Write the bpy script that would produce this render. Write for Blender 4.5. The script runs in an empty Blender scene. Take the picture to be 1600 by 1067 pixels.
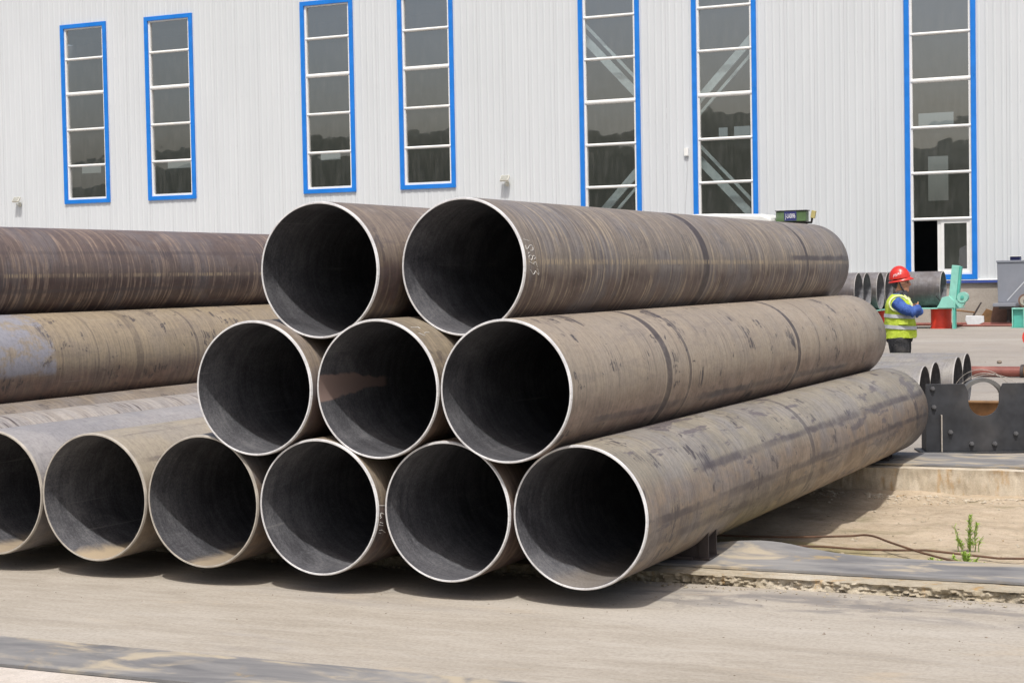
import bpy, bmesh, math, random
from mathutils import Vector, Matrix, noise as mnoise

random.seed(7)
R = math.radians
scene = bpy.context.scene
COL = scene.collection

# ------------------------------------------------------------------ camera
cam_data = bpy.data.cameras.new('camera')
cam = bpy.data.objects.new('camera', cam_data)
COL.objects.link(cam)
cam_data.sensor_width = 36.0
cam_data.lens = 60.635
cam_data.clip_end = 3000
_r = Vector((0.90875965, 0.41692429, -0.0181667))
_u = Vector((0.00109714, 0.04114482, 0.99915259))
_f = Vector((-0.41731845, 0.90800949, -0.03693333))
cam.matrix_world = Matrix(((_r.x, _u.x, -_f.x, 0.0), (_r.y, _u.y, -_f.y, 0.0), (_r.z, _u.z, -_f.z, 1.854), (0, 0, 0, 1)))
scene.camera = cam

# ------------------------------------------------------------------ world, sun, exposure
to_sun = Vector((0.20, -0.52, 1.0)).normalized()
world = bpy.data.worlds.new('World')
scene.world = world
world.use_nodes = True
wn = world.node_tree
sky = wn.nodes.new('ShaderNodeTexSky')
sky.sky_type = 'NISHITA'
sky.sun_disc = False
sky.sun_elevation = math.asin(to_sun.z)
sky.sun_rotation = math.atan2(to_sun.x, to_sun.y)
sky.air_density = 1.0
sky.dust_density = 5.0
sky.ozone_density = 0.6
bg = wn.nodes['Background']
wn.links.new(sky.outputs[0], bg.inputs[0])
bg.inputs[1].default_value = 0.14

sun_data = bpy.data.lights.new('sun', 'SUN')
sun_data.energy = 3.35
sun_data.angle = R(1.8)
sun_data.color = (1.0, 0.975, 0.94)
sun = bpy.data.objects.new('sun', sun_data)
COL.objects.link(sun)
sun.rotation_euler = (-to_sun).to_track_quat('-Z', 'Y').to_euler()

scene.view_settings.view_transform = 'Standard'
scene.view_settings.look = 'None'
scene.view_settings.gamma = 1.0
scene.view_settings.use_curve_mapping = False
scene.view_settings.exposure = -0.06

# ------------------------------------------------------------------ helpers: objects
def tag(o, label=None, cat=None, group=None, kind=None):
    if label: o['label'] = label
    if cat: o['category'] = cat
    if group: o['group'] = group
    if kind: o['kind'] = kind
    return o

def empty(name, loc=(0, 0, 0), rz=0.0):
    o = bpy.data.objects.new(name, None)
    COL.objects.link(o)
    o.location = loc
    o.rotation_euler = (0, 0, rz)
    o.empty_display_size = 0.1
    return o

class MB:
    def __init__(self):
        self.v = []; self.f = []; self.mi = []
    def add(self, vs, fs, mi=0):
        n = len(self.v)
        self.v += [tuple(p) for p in vs]
        self.f += [tuple(i + n for i in f) for f in fs]
        self.mi += [mi] * len(fs)
        return self
    def box(self, x0, x1, y0, y1, z0, z1, M=None, mi=0):
        vs = [Vector(p) for p in ((x0,y0,z0),(x1,y0,z0),(x1,y1,z0),(x0,y1,z0),(x0,y0,z1),(x1,y0,z1),(x1,y1,z1),(x0,y1,z1))]
        if M: vs = [M @ p for p in vs]
        return self.add(vs, [(3,2,1,0),(4,5,6,7),(0,1,5,4),(1,2,6,5),(2,3,7,6),(3,0,4,7)], mi)
    def prism(self, poly, axis, a, b, M=None, mi=0):
        # poly: list of 2-D points, extruded along axis from a to b
        def P(p, t):
            q = {'x': (t, p[0], p[1]), 'y': (p[0], t, p[1]), 'z': (p[0], p[1], t)}[axis]
            q = Vector(q)
            return M @ q if M else q
        n = len(poly)
        vs = [P(p, a) for p in poly] + [P(p, b) for p in poly]
        fs = [tuple(range(n)), tuple(range(2*n-1, n-1, -1))]
        fs += [(i, (i+1) % n, n + (i+1) % n, n + i) for i in range(n)]
        return self.add(vs, fs, mi)
    def tube(self, pts, rad, seg=10, cap=True, M=None, mi=0):
        pts = [Vector(p) for p in pts]
        if not hasattr(rad, '__len__'): rad = [rad] * len(pts)
        vs = []; up = Vector((0.13, 0.21, 0.97)).normalized()
        prev = None
        for i, p in enumerate(pts):
            t = (pts[min(i+1, len(pts)-1)] - pts[max(i-1, 0)]).normalized()
            if prev is None:
                a = t.cross(up)
                if a.length < 1e-3: a = t.cross(Vector((1, 0, 0)))
            else:
                a = prev - t * prev.dot(t)
            a.normalize(); prev = a
            b = t.cross(a)
            for k in range(seg):
                th = 2*math.pi*k/seg
                q = p + (a*math.cos(th) + b*math.sin(th)) * rad[i]
                vs.append(M @ q if M else q)
        fs = []
        for i in range(len(pts)-1):
            for k in range(seg):
                k2 = (k+1) % seg
                fs.append((i*seg+k, i*seg+k2, (i+1)*seg+k2, (i+1)*seg+k))
        if cap:
            fs.append(tuple(range(seg-1, -1, -1)))
            n = (len(pts)-1)*seg
            fs.append(tuple(range(n, n+seg)))
        return self.add(vs, fs, mi)
    def loft(self, rings, seg=20, M=None, mi=0, power=2.0):
        # rings: (cx, cy, cz, a, b) ellipse in XY
        vs = []
        for cx, cy, cz, a, b in rings:
            for k in range(seg):
                th = 2*math.pi*k/seg
                c, s = math.cos(th), math.sin(th)
                e = 2.0/power
                q = Vector((cx + a*math.copysign(abs(c)**e, c), cy + b*math.copysign(abs(s)**e, s), cz))
                vs.append(M @ q if M else q)
        fs = []
        for i in range(len(rings)-1):
            for k in range(seg):
                k2 = (k+1) % seg
                fs.append((i*seg+k, i*seg+k2, (i+1)*seg+k2, (i+1)*seg+k))
        fs.append(tuple(range(seg-1, -1, -1)))
        n = (len(rings)-1)*seg
        fs.append(tuple(range(n, n+seg)))
        return self.add(vs, fs, mi)
    def ball(self, c, rx, ry, rz, seg=16, rings=10, mi=0):
        c = Vector(c); vs = []; fs = []
        for i in range(rings+1):
            ph = math.pi*(i+0.02)/(rings+0.04)
            for k in range(seg):
                th = 2*math.pi*k/seg
                vs.append(c + Vector((rx*math.sin(ph)*math.cos(th), ry*math.sin(ph)*math.sin(th), rz*math.cos(ph))))
        for i in range(rings):
            for k in range(seg):
                k2 = (k+1) % seg
                fs.append((i*seg+k, (i+1)*seg+k, (i+1)*seg+k2, i*seg+k2))
        fs.append(tuple(range(seg)))
        fs.append(tuple(range((rings+1)*seg-1, rings*seg-1, -1)))
        return self.add(vs, fs, mi)
    def mesh(self, name, mats, smooth=False, bevel=0.0, angle=40, fix=True):
        me = bpy.data.meshes.new(name)
        me.from_pydata(self.v, [], self.f)
        if not isinstance(mats, (list, tuple)): mats = [mats]
        for m in mats: me.materials.append(m)
        if len(mats) > 1:
            me.polygons.foreach_set('material_index', self.mi)
        if fix or bevel > 0:
            bm = bmesh.new(); bm.from_mesh(me)
            if fix: bmesh.ops.recalc_face_normals(bm, faces=bm.faces)
            if bevel > 0:
                es = [e for e in bm.edges if len(e.link_faces) == 2 and e.calc_face_angle(0) > 0.6]
                bmesh.ops.bevel(bm, geom=es, offset=bevel, segments=2, affect='EDGES', profile=0.5)
            bm.to_mesh(me); bm.free()
        if smooth:
            me.polygons.foreach_set('use_smooth', [True]*len(me.polygons))
            me.set_sharp_from_angle(angle=R(angle))
        me.update()
        return me
    def build(self, name, mats, parent=None, loc=None, rot=None, **kw):
        o = bpy.data.objects.new(name, self.mesh(name, mats, **kw))
        COL.objects.link(o)
        if parent: o.parent = parent
        if loc: o.location = loc
        if rot: o.rotation_euler = rot
        return o

def inst(name, me, parent=None, loc=None, rot=None):
    o = bpy.data.objects.new(name, me)
    COL.objects.link(o)
    if parent: o.parent = parent
    if loc: o.location = loc
    if rot: o.rotation_euler = rot
    return o

def fbm(x, y, z=0.0, o=4):
    return mnoise.fractal(Vector((x, y, z)), 1.0, 2.0, o)

def text_mesh(body, size):
    cu = bpy.data.curves.new('t', 'FONT')
    cu.body = body; cu.size = size; cu.align_x = 'CENTER'; cu.align_y = 'CENTER'
    o = bpy.data.objects.new('t', cu); COL.objects.link(o)
    dg = bpy.context.evaluated_depsgraph_get()
    me = bpy.data.meshes.new_from_object(o.evaluated_get(dg))
    vs = [tuple(v.co) for v in me.vertices]; fs = [tuple(p.vertices) for p in me.polygons]
    bpy.data.objects.remove(o); bpy.data.meshes.remove(me)
    return vs, fs

def remeshed(mb, voxel, smooth_iter=2):
    me = mb.mesh('tmp', [], fix=True)
    o = bpy.data.objects.new('tmp', me); COL.objects.link(o)
    md = o.modifiers.new('r', 'REMESH'); md.mode = 'VOXEL'; md.voxel_size = voxel
    if smooth_iter:
        ms = o.modifiers.new('s', 'SMOOTH'); ms.iterations = smooth_iter; ms.factor = 0.5
    dg = bpy.context.evaluated_depsgraph_get()
    out = bpy.data.meshes.new_from_object(o.evaluated_get(dg))
    bpy.data.objects.remove(o)
    out.polygons.foreach_set('use_smooth', [True]*len(out.polygons))
    return out

# ------------------------------------------------------------------ helpers: materials
class Mat:
    def __init__(self, name):
        self.m = bpy.data.materials.new(name)
        self.m.use_nodes = True
        self.nt = self.m.node_tree
        self.b = self.nt.nodes['Principled BSDF']
        self.tc = self.nt.nodes.new('ShaderNodeTexCoord')
    def n(self, t, **kw):
        x = self.nt.nodes.new(t)
        for k, v in kw.items(): setattr(x, k, v)
        return x
    def L(self, a, b): self.nt.links.new(a, b)
    def set(self, sock, v):
        if isinstance(v, bpy.types.NodeSocket): self.L(v, sock)
        else: sock.default_value = v
    def map(self, scale=(1, 1, 1), off=(0, 0, 0), rot=(0, 0, 0), src='Object'):
        x = self.n('ShaderNodeMapping')
        self.L(self.tc.outputs[src] if isinstance(src, str) else src, x.inputs[0])
        x.inputs[1].default_value = off; x.inputs[2].default_value = rot; x.inputs[3].default_value = scale
        return x.outputs[0]
    def noise(self, vec, scale=1.0, detail=4, rough=0.55, dist=0.0):
        x = self.n('ShaderNodeTexNoise')
        self.L(vec, x.inputs['Vector'])
        x.inputs['Scale'].default_value = scale; x.inputs['Detail'].default_value = detail
        x.inputs['Roughness'].default_value = rough; x.inputs['Distortion'].default_value = dist
        return x.outputs['Fac']
    def voronoi(self, vec, scale, feature='F1', out='Distance', rnd=1.0):
        x = self.n('ShaderNodeTexVoronoi', feature=feature)
        self.L(vec, x.inputs['Vector']); x.inputs['Scale'].default_value = scale
        x.inputs['Randomness'].default_value = rnd
        return x.outputs[out]
    def math(self, op, a, b=0.0, c=0.0, clamp=False):
        x = self.n('ShaderNodeMath', operation=op, use_clamp=clamp)
        self.set(x.inputs[0], a); self.set(x.inputs[1], b)
        if op in ('MULTIPLY_ADD', 'SMOOTH_MIN', 'COMPARE'): self.set(x.inputs[2], c)
        return x.outputs[0]
    def sstep(self, v, a, b, lo=0.0, hi=1.0):
        x = self.n('ShaderNodeMapRange', interpolation_type='SMOOTHSTEP')
        self.set(x.inputs[0], v)
        x.inputs[1].default_value = a; x.inputs[2].default_value = b
        x.inputs[3].default_value = lo; x.inputs[4].default_value = hi
        return x.outputs[0]
    def ramp(self, v, stops):
        x = self.n('ShaderNodeValToRGB'); self.L(v, x.inputs[0])
        e = x.color_ramp.elements
        while len(e) < len(stops): e.new(0.5)
        for i, (p, c) in enumerate(stops):
            e[i].position = p; e[i].color = (*c, 1)
        return x.outputs[0]
    def mix(self, f, a, b, mode='MIX'):
        x = self.n('ShaderNodeMix', data_type='RGBA', blend_type=mode)
        self.set(x.inputs[0], f)
        for s, v in ((x.inputs[6], a), (x.inputs[7], b)):
            if isinstance(v, bpy.types.NodeSocket): self.L(v, s)
            else: s.default_value = (*v, 1)
        return x.outputs[2]
    def xyz(self, src='Object'):
        x = self.n('ShaderNodeSeparateXYZ')
        self.L(self.tc.outputs[src] if isinstance(src, str) else src, x.inputs[0])
        return x.outputs
    def bump(self, h, strength=0.3, dist=0.01, normal=None):
        x = self.n('ShaderNodeBump')
        x.inputs['Strength'].default_value = strength; x.inputs['Distance'].default_value = dist
        self.L(h, x.inputs['Height'])
        if normal: self.L(normal, x.inputs['Normal'])
        self.L(x.outputs[0], self.b.inputs['Normal'])
        return x.outputs[0]
    def fin(self, col=None, rough=0.6, metal=0.0, spec=0.5):
        if col is not None:
            if isinstance(col, bpy.types.NodeSocket): self.L(col, self.b.inputs['Base Color'])
            else: self.b.inputs['Base Color'].default_value = (*col, 1)
        self.set(self.b.inputs['Roughness'], rough)
        self.b.inputs['Metallic'].default_value = metal
        self.b.inputs['Specular IOR Level'].default_value = spec
        return self.m

def paint(name, col, rough=0.45, var=0.15, dirt=(0.16, 0.13, 0.10), dirt_amt=0.25, scale=6.0, metal=0.0, spec=0.5):
    M = Mat(name)
    n1 = M.noise(M.map(), scale, 6, 0.65)
    n2 = M.noise(M.map(off=(3, 7, 1)), scale*0.35, 4, 0.6)
    c = M.mix(M.sstep(n1, 0.3, 0.75), tuple(x*(1-var) for x in col), tuple(min(1, x*(1+var)) for x in col))
    c = M.mix(M.math('MULTIPLY', M.sstep(n2, 0.5, 0.8), dirt_amt), c, dirt)
    rr = M.sstep(n1, 0.2, 0.8, max(0.05, rough-0.1), min(1, rough+0.15))
    M.bump(n1, 0.08, 0.004)
    return M.fin(c, rr, metal, spec)

def concrete(name, c0, c1, c2, scale=1.0, stretch=(1, 1, 1), speck=0.5, rust=0.0, bump=0.3, dark=None, src='Object'):
    M = Mat(name)
    v = M.map(scale=stretch, src=src); p = M.map(src=src)
    big = M.noise(v, 0.45*scale, 5, 0.6)
    mid = M.noise(M.map(scale=stretch, off=(5, 2, 9), src=src), 2.6*scale, 6, 0.62, 0.4)
    fine = M.noise(p, 45*scale, 4, 0.7)
    c = M.ramp(M.math('ADD', M.math('MULTIPLY', big, 0.6), M.math('MULTIPLY', mid, 0.4)), [(0.33, c0), (0.5, c1), (0.66, c2)])
    c = M.mix(M.sstep(fine, 0.35, 0.62, 0.26, 0.0), c, tuple(x*0.45 for x in c0))
    blot = M.noise(M.map(scale=stretch, off=(14, 4, 6), src=src), 7*scale, 6, 0.7, 0.5)
    c = M.mix(M.sstep(blot, 0.42, 0.66, 0.0, 0.30), c, tuple(min(1, x*1.12) for x in c2))
    # darker grubby stains with a shape of their own
    st = M.noise(M.map(scale=stretch, off=(31, 17, 3), src=src), 1.1*scale, 7, 0.66, 0.8)
    c = M.mix(M.math('MULTIPLY', M.sstep(st, 0.56, 0.74), speck), c, dark or tuple(x*0.55 for x in c0))
    if rust:
        ru = M.noise(M.map(scale=(1.6, 1.6, 0.5), off=(11, 3, 0), src=src), 2.1*scale, 5, 0.6)
        c = M.mix(M.math('MULTIPLY', M.sstep(ru, 0.55, 0.72), rust), c, (0.42, 0.24, 0.07))
    crack = M.voronoi(M.map(off=(2, 2, 2), src=src), 0.55*scale, 'DISTANCE_TO_EDGE')
    b = M.math('ADD', M.math('MULTIPLY', mid, 0.6), M.math('MULTIPLY', fine, 0.5))
    M.bump(b, bump, 0.012)
    return M.fin(c, M.sstep(mid, 0.2, 0.8, 0.75, 0.95), 0, 0.25)

# ------------------------------------------------------------------ materials
m_yard = concrete('yard concrete', (0.31, 0.272, 0.218), (0.40, 0.358, 0.298), (0.455, 0.418, 0.362), 0.9, (0.45, 1.9, 1), 0.42, bump=0.22, dark=(0.26, 0.25, 0.25))
def yard_smear(mat):
    # dark grey dust swept along the foot of the near beam, and a faint rust trail
    nt = mat.node_tree; b = nt.nodes['Principled BSDF']
    src = b.inputs['Base Color'].links[0].from_socket
    M = Mat.__new__(Mat); M.m = mat; M.nt = nt; M.b = b; M.tc = nt.nodes.new('ShaderNodeTexCoord')
    x, y, z = M.xyz()
    n = M.noise(M.map((1.3, 3.0, 1)), 1.6, 6, 0.65, 0.6)
    f = M.math('MULTIPLY', M.sstep(y, 8.9, 9.35), M.sstep(y, 9.55, 9.72, 1.0, 0.25))
    f = M.math('MULTIPLY', f, M.sstep(n, 0.42, 0.60, 0.0, 0.75))
    f = M.math('MULTIPLY', f, M.sstep(x, -4.0, -3.3))
    c = M.mix(f, src, (0.175, 0.165, 0.16))
    t = M.noise(M.map((0.25, 9.0, 1), (3, 1, 0), (0, 0, 0.25)), 1.0, 5, 0.6, 0.3)
    c = M.mix(M.sstep(t, 0.60, 0.70, 0.0, 0.16), c, (0.24, 0.225, 0.21))
    o = M.noise(M.map((0.8, 2.0, 1), (7, 3, 0)), 1.0, 6, 0.62, 0.7)
    c = M.mix(M.sstep(o, 0.58, 0.72, 0.0, 0.45), c, (0.46, 0.37, 0.26))
    M.L(c, b.inputs['Base Color'])
yard_smear(m_yard)
m_yard2 = concrete('far yard concrete', (0.27, 0.245, 0.215), (0.335, 0.30, 0.26), (0.40, 0.37, 0.33), 0.45, (0.5, 1.5, 1), 0.55, bump=0.2, dark=(0.26, 0.25, 0.25))
m_kerb = concrete('kerb concrete', (0.30, 0.25, 0.17), (0.44, 0.38, 0.28), (0.55, 0.50, 0.41), 3.0, (1, 1, 1), 0.7, rust=0.75, bump=0.9)
m_beam = concrete('beam concrete', (0.42, 0.35, 0.25), (0.55, 0.48, 0.37), (0.64, 0.58, 0.48), 2.2, (1, 1, 0.7), 0.55, rust=0.7, bump=0.7)
m_edge = concrete('pale edge concrete', (0.48, 0.42, 0.35), (0.58, 0.52, 0.45), (0.64, 0.58, 0.52), 2.5, speck=0.4, bump=0.6)
m_plinth = concrete('plinth render', (0.33, 0.29, 0.25), (0.40, 0.36, 0.31), (0.45, 0.41, 0.36), 0.6, (0.6, 1, 1.6), 0.55, bump=0.3)
m_sand = concrete('sand', (0.32, 0.255, 0.17), (0.46, 0.375, 0.27), (0.57, 0.475, 0.36), 1.9, (0.6, 1.3, 1), 0.75, bump=1.0, dark=(0.20, 0.18, 0.10))
def moss(mat):
    nt = mat.node_tree; b = nt.nodes['Principled BSDF']
    src = b.inputs['Base Color'].links[0].from_socket
    M = Mat.__new__(Mat); M.m = mat; M.nt = nt; M.b = b; M.tc = nt.nodes.new('ShaderNodeTexCoord')
    x, y, z = M.xyz()
    n = M.noise(M.map((1.2, 1.6, 1), (4, 9, 0)), 1.3, 7, 0.68, 0.5)
    f = M.math('MULTIPLY', M.sstep(M.math('MULTIPLY_ADD', M.math('SUBTRACT', n, 0.5), 2.4, y), 12.2, 13.3, 1.0, 0.0), M.sstep(M.math('MULTIPLY_ADD', M.math('SUBTRACT', n, 0.5), 1.5, x), -3.1, -2.2, 0.75, 0.1))
    c = M.mix(f, src, (0.20, 0.175, 0.06))
    g = M.noise(M.map(), 16, 5, 0.7)
    c = M.mix(M.sstep(g, 0.50, 0.68, 0.0, 0.35), c, (0.22, 0.17, 0.11))
    M.L(c, b.inputs['Base Color'])
moss(m_sand)
m_pebble = concrete('pebbles', (0.12, 0.10, 0.08), (0.22, 0.18, 0.14), (0.42, 0.36, 0.29), 9, speck=0.3)
m_earth = concrete('earth', (0.20, 0.17, 0.13), (0.26, 0.22, 0.17), (0.30, 0.26, 0.21), 0.2, speck=0.4)

def rubber():
    M = Mat('worn rubber belting')
    st = M.noise(M.map(scale=(0.7, 2.2, 1)), 2.2, 6, 0.62, 0.5)
    du = M.noise(M.map(scale=(0.8, 1.6, 1), off=(4, 8, 2)), 2.0, 6, 0.6, 0.8)
    ye = M.noise(M.map(off=(9, 1, 5)), 1.7, 5, 0.65, 1.0)
    c = M.ramp(st, [(0.32, (0.14, 0.14, 0.145)), (0.52, (0.22, 0.215, 0.21)), (0.68, (0.30, 0.29, 0.275))])
    c = M.mix(M.sstep(du, 0.50, 0.66, 0, 0.85), c, (0.47, 0.40, 0.29))
    c = M.mix(M.sstep(ye, 0.60, 0.70, 0, 0.6), c, (0.45, 0.32, 0.13))
    M.bump(M.noise(M.map(), 60, 3, 0.6), 0.25, 0.004)
    return M.fin(c, 0.75, 0, 0.3)
m_rubber = rubber()

def cladding():
    M = Mat('white ribbed cladding')
    n = M.noise(M.map(scale=(0.6, 1, 0.12)), 1.4, 5, 0.6)
    n2 = M.noise(M.map(scale=(3, 1, 0.25)), 1.5, 5, 0.6)
    g = M.noise(M.map(off=(3, 3, 3)), 0.05, 3, 0.5)
    c = M.ramp(n, [(0.3, (0.59, 0.615, 0.63)), (0.6, (0.625, 0.65, 0.665))])
    c = M.mix(M.sstep(n2, 0.52, 0.8, 0, 0.10), c, (0.47, 0.465, 0.44))
    c = M.mix(M.sstep(g, 0.35, 0.65, 0, 0.25), c, (0.57, 0.605, 0.60))
    return M.fin(c, 0.5, 0, 0.4)
m_clad = cladding()
m_blue = paint('blue trim paint', (0.008, 0.19, 0.66), 0.35, 0.08, dirt_amt=0.08, scale=2)
m_navy = paint('navy drip trim', (0.05, 0.09, 0.34), 0.4, 0.1, scale=2)
m_white = paint('white window frame', (0.80, 0.80, 0.77), 0.4, 0.04, dirt_amt=0.12, scale=3)
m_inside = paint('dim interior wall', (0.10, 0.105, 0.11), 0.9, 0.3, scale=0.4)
m_teal_brace = paint('pale teal brace paint', (0.56, 0.68, 0.67), 0.6, 0.1, dirt_amt=0.2)
m_lampgrey = paint('cream lamp housing', (0.62, 0.61, 0.54), 0.5, 0.05)
m_lens = paint('dull lamp lens', (0.34, 0.34, 0.30), 0.25, 0.1)
m_screw = paint('screw heads', (0.55, 0.55, 0.55), 0.4, 0.1)

def glass():
    M = Mat('dusty window glass')
    nt = M.nt
    for nd in [M.b]: nt.nodes.remove(nd)
    out = nt.nodes['Material Output']
    dirt = M.noise(M.map(scale=(3, 1, 0.5)), 2.0, 6, 0.65)
    tr = M.n('ShaderNodeBsdfTransparent'); tr.inputs[0].default_value = (0.9, 0.91, 0.92, 1)
    gl = M.n('ShaderNodeBsdfGlossy'); gl.inputs['Roughness'].default_value = 0.015; gl.inputs[0].default_value = (0.92, 0.92, 0.92, 1)
    df = M.n('ShaderNodeBsdfDiffuse'); df.inputs[0].default_value = (0.42, 0.41, 0.39, 1)
    bmp = M.n('ShaderNodeBump'); bmp.inputs['Strength'].default_value = 0.12; bmp.inputs['Distance'].default_value = 0.02
    M.L(M.noise(M.map(), 0.9, 2, 0.5), bmp.inputs['Height']); M.L(bmp.outputs[0], gl.inputs['Normal'])
    lw = M.n('ShaderNodeLayerWeight'); frs = M.math('MULTIPLY_ADD', M.math('POWER', lw.outputs['Facing'], 4.0), 0.5, 0.40, clamp=True)
    a = M.n('ShaderNodeMixShader'); M.L(frs, a.inputs[0]); M.L(tr.outputs[0], a.inputs[1]); M.L(gl.outputs[0], a.inputs[2])
    b = M.n('ShaderNodeMixShader'); M.L(M.sstep(dirt, 0.35, 0.85, 0.01, 0.09), b.inputs[0]); M.L(a.outputs[0], b.inputs[1]); M.L(df.outputs[0], b.inputs[2])
    M.L(b.outputs[0], out.inputs[0])
    return M.m
m_glass = glass()

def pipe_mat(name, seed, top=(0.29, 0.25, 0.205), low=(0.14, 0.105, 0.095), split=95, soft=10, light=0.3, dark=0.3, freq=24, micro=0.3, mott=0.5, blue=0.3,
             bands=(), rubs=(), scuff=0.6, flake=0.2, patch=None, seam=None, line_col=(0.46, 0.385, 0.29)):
    """weathered steel; local y runs along the pipe, angle 0 = top, 90 = its right side.
    upper side takes the top colour, underside the darker low colour; light/dark = brushed ring lines"""
    rnd = random.Random(seed)
    M = Mat(name)
    o = lambda: (rnd.uniform(-40, 40), rnd.uniform(-40, 40), rnd.uniform(-40, 40))
    x, y, z = M.xyz()
    th = M.math('ARCTAN2', x, z)
    ath = M.math('ABSOLUTE', th)
    skew = M.math('MULTIPLY_ADD', M.math('SINE', th), rnd.uniform(0.03, 0.08), y)
    cb = M.n('ShaderNodeCombineXYZ'); M.L(x, cb.inputs[0]); M.L(skew, cb.inputs[1]); M.L(z, cb.inputs[2])
    sv = cb.outputs[0]
    fine = M.noise(M.map((1.6, freq, 1.6), o(), src=sv), 1, 3, 0.6)
    fineb = M.noise(M.map((2.2, freq*1.3, 2.2), o(), src=sv), 1, 3, 0.6)
    fine2 = M.noise(M.map((3.0, freq*2.6, 3.0), o(), src=sv), 1, 2, 0.6)
    zone = M.noise(M.map((1.8, 1.6, 1.8), o()), 1, 4, 0.6, 0.4)
    pat = M.noise(M.map((3.2, 1.7, 3.2), o()), 1, 7, 0.66, 0.7)
    pat2 = M.noise(M.map((1.9, 0.9, 1.9), o()), 1, 7, 0.64, 1.0)
    mot = M.noise(M.map((6, 4, 6), o()), 1, 7, 0.7, 0.5)
    lon = M.noise(M.map((9, 0.3, 9), o()), 1, 4, 0.6)
    grain = M.noise(M.map((38, 38, 38), o()), 1, 4, 0.75)
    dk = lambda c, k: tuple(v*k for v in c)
    lf = M.sstep(M.math('MULTIPLY_ADD', M.math('SUBTRACT', pat, 0.5), 0.55, ath), R(split-soft), R(split+soft))  # blend towards the darker low colour past the split angle
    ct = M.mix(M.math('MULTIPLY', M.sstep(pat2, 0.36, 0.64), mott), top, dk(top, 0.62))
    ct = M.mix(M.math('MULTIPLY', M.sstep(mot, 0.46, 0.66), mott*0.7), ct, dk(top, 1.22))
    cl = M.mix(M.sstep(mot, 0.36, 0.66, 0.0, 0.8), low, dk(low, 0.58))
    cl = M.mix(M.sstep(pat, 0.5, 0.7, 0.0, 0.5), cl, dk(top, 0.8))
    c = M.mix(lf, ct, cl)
    c = M.mix(M.math('MULTIPLY', M.sstep(M.math('MULTIPLY_ADD', M.math('SUBTRACT', mot, 0.5), 0.5, zone), 0.46, 0.60), blue), c, (0.235, 0.232, 0.245))
    if light:
        f = M.math('MULTIPLY', M.sstep(fine, 0.51, 0.60), M.sstep(pat, 0.36, 0.56, 0.2, 1.0))
        c = M.mix(M.math('MULTIPLY', f, light), c, line_col)
    if dark:
        f = M.math('MULTIPLY', M.sstep(fineb, 0.56, 0.66), M.sstep(zone, 0.38, 0.58, 0.2, 1.0))
        c = M.mix(M.math('MULTIPLY', f, dark), c, (0.085, 0.068, 0.066))
    c = M.mix(M.sstep(fine2, 0.40, 0.62, micro, 0.0), c, (0.07, 0.058, 0.056))
    # crisp flakes, scuffs and dashes
    fk = M.noise(M.map((7, 1.3, 7), o()), 1, 7, 0.68, 0.3)
    c = M.mix(M.math('MULTIPLY', M.sstep(fk, 0.565, 0.60), flake), c, (0.115, 0.10, 0.105))
    sc = M.noise(M.map((4.5, 3.6, 4.5), o()), 1, 5, 0.66, 0.3)
    sc2 = M.noise(M.map((3.5, 32, 3.5), o(), src=sv), 1, 4, 0.68)
    sf = M.math('MULTIPLY', M.sstep(sc, 0.585, 0.625), M.sstep(sc2, 0.47, 0.54, 0.1, 1.0))
    c = M.mix(M.math('MULTIPLY', sf, scuff), c, (0.065, 0.056, 0.058))
    sp = M.noise(M.map((16, 9, 16), o()), 1, 4, 0.6)
    c = M.mix(M.math('MULTIPLY', M.sstep(sp, 0.69, 0.73), scuff*0.8), c, (0.06, 0.05, 0.05))
    sr = M.noise(M.map((60, 1.2, 60), o()), 1, 3, 0.6)
    c = M.mix(M.sstep(sr, 0.70, 0.76, 0, 0.35), c, (0.42, 0.39, 0.36))
    for y0, w, st in bands:
        d = M.math('ABSOLUTE', M.math('SUBTRACT', M.math('MULTIPLY_ADD', M.math('SUBTRACT', pat, 0.5), 0.03, y), y0))
        f = M.sstep(d, w*0.80, w*1.10, st, 0.0)
        f = M.math('MULTIPLY', f, M.sstep(mot, 0.30, 0.52, 0.55, 1.0))
        c = M.mix(f, c, (0.058, 0.048, 0.050))
        e = M.sstep(M.math('ABSOLUTE', M.math('SUBTRACT', d, w*1.35)), w*0.10, w*0.30, st*0.45, 0.0)
        c = M.mix(e, c, dk(top, 1.25))
    for a0, wa, y0, y1, st in rubs:
        d = M.math('ABSOLUTE', M.math('SUBTRACT', M.math('MULTIPLY_ADD', M.math('SUBTRACT', mot, 0.5), 0.10, M.math('MULTIPLY_ADD', M.math('SUBTRACT', lon, 0.5), 0.16, th)), R(a0)))
        f = M.math('MULTIPLY', M.sstep(d, R(wa)*0.35, R(wa)*1.15, st, 0.0), M.math('MULTIPLY', M.sstep(y, y0, y0+0.25), M.sstep(y, y1-0.25, y1, 1.0, 0.0)))
        f = M.math('MULTIPLY', f, M.math('MULTIPLY', M.sstep(pat2, 0.34, 0.56, 0.45, 1.0), M.sstep(pat, 0.36, 0.54, 0.55, 1.0)))
        c = M.mix(f, c, (0.078, 0.066, 0.069))
    if seam:
        d = M.math('ABSOLUTE', M.math('SUBTRACT', th, R(seam)))
        f = M.math('MULTIPLY', M.sstep(d, 0.015, 0.06, 1.0, 0.0), M.math('MULTIPLY', M.sstep(fine2, 0.44, 0.60), M.sstep(zone, 0.35, 0.5, 0.3, 1.0)))
        c = M.mix(M.math('MULTIPLY', f, 0.8), c, (0.48, 0.39, 0.27))
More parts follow.
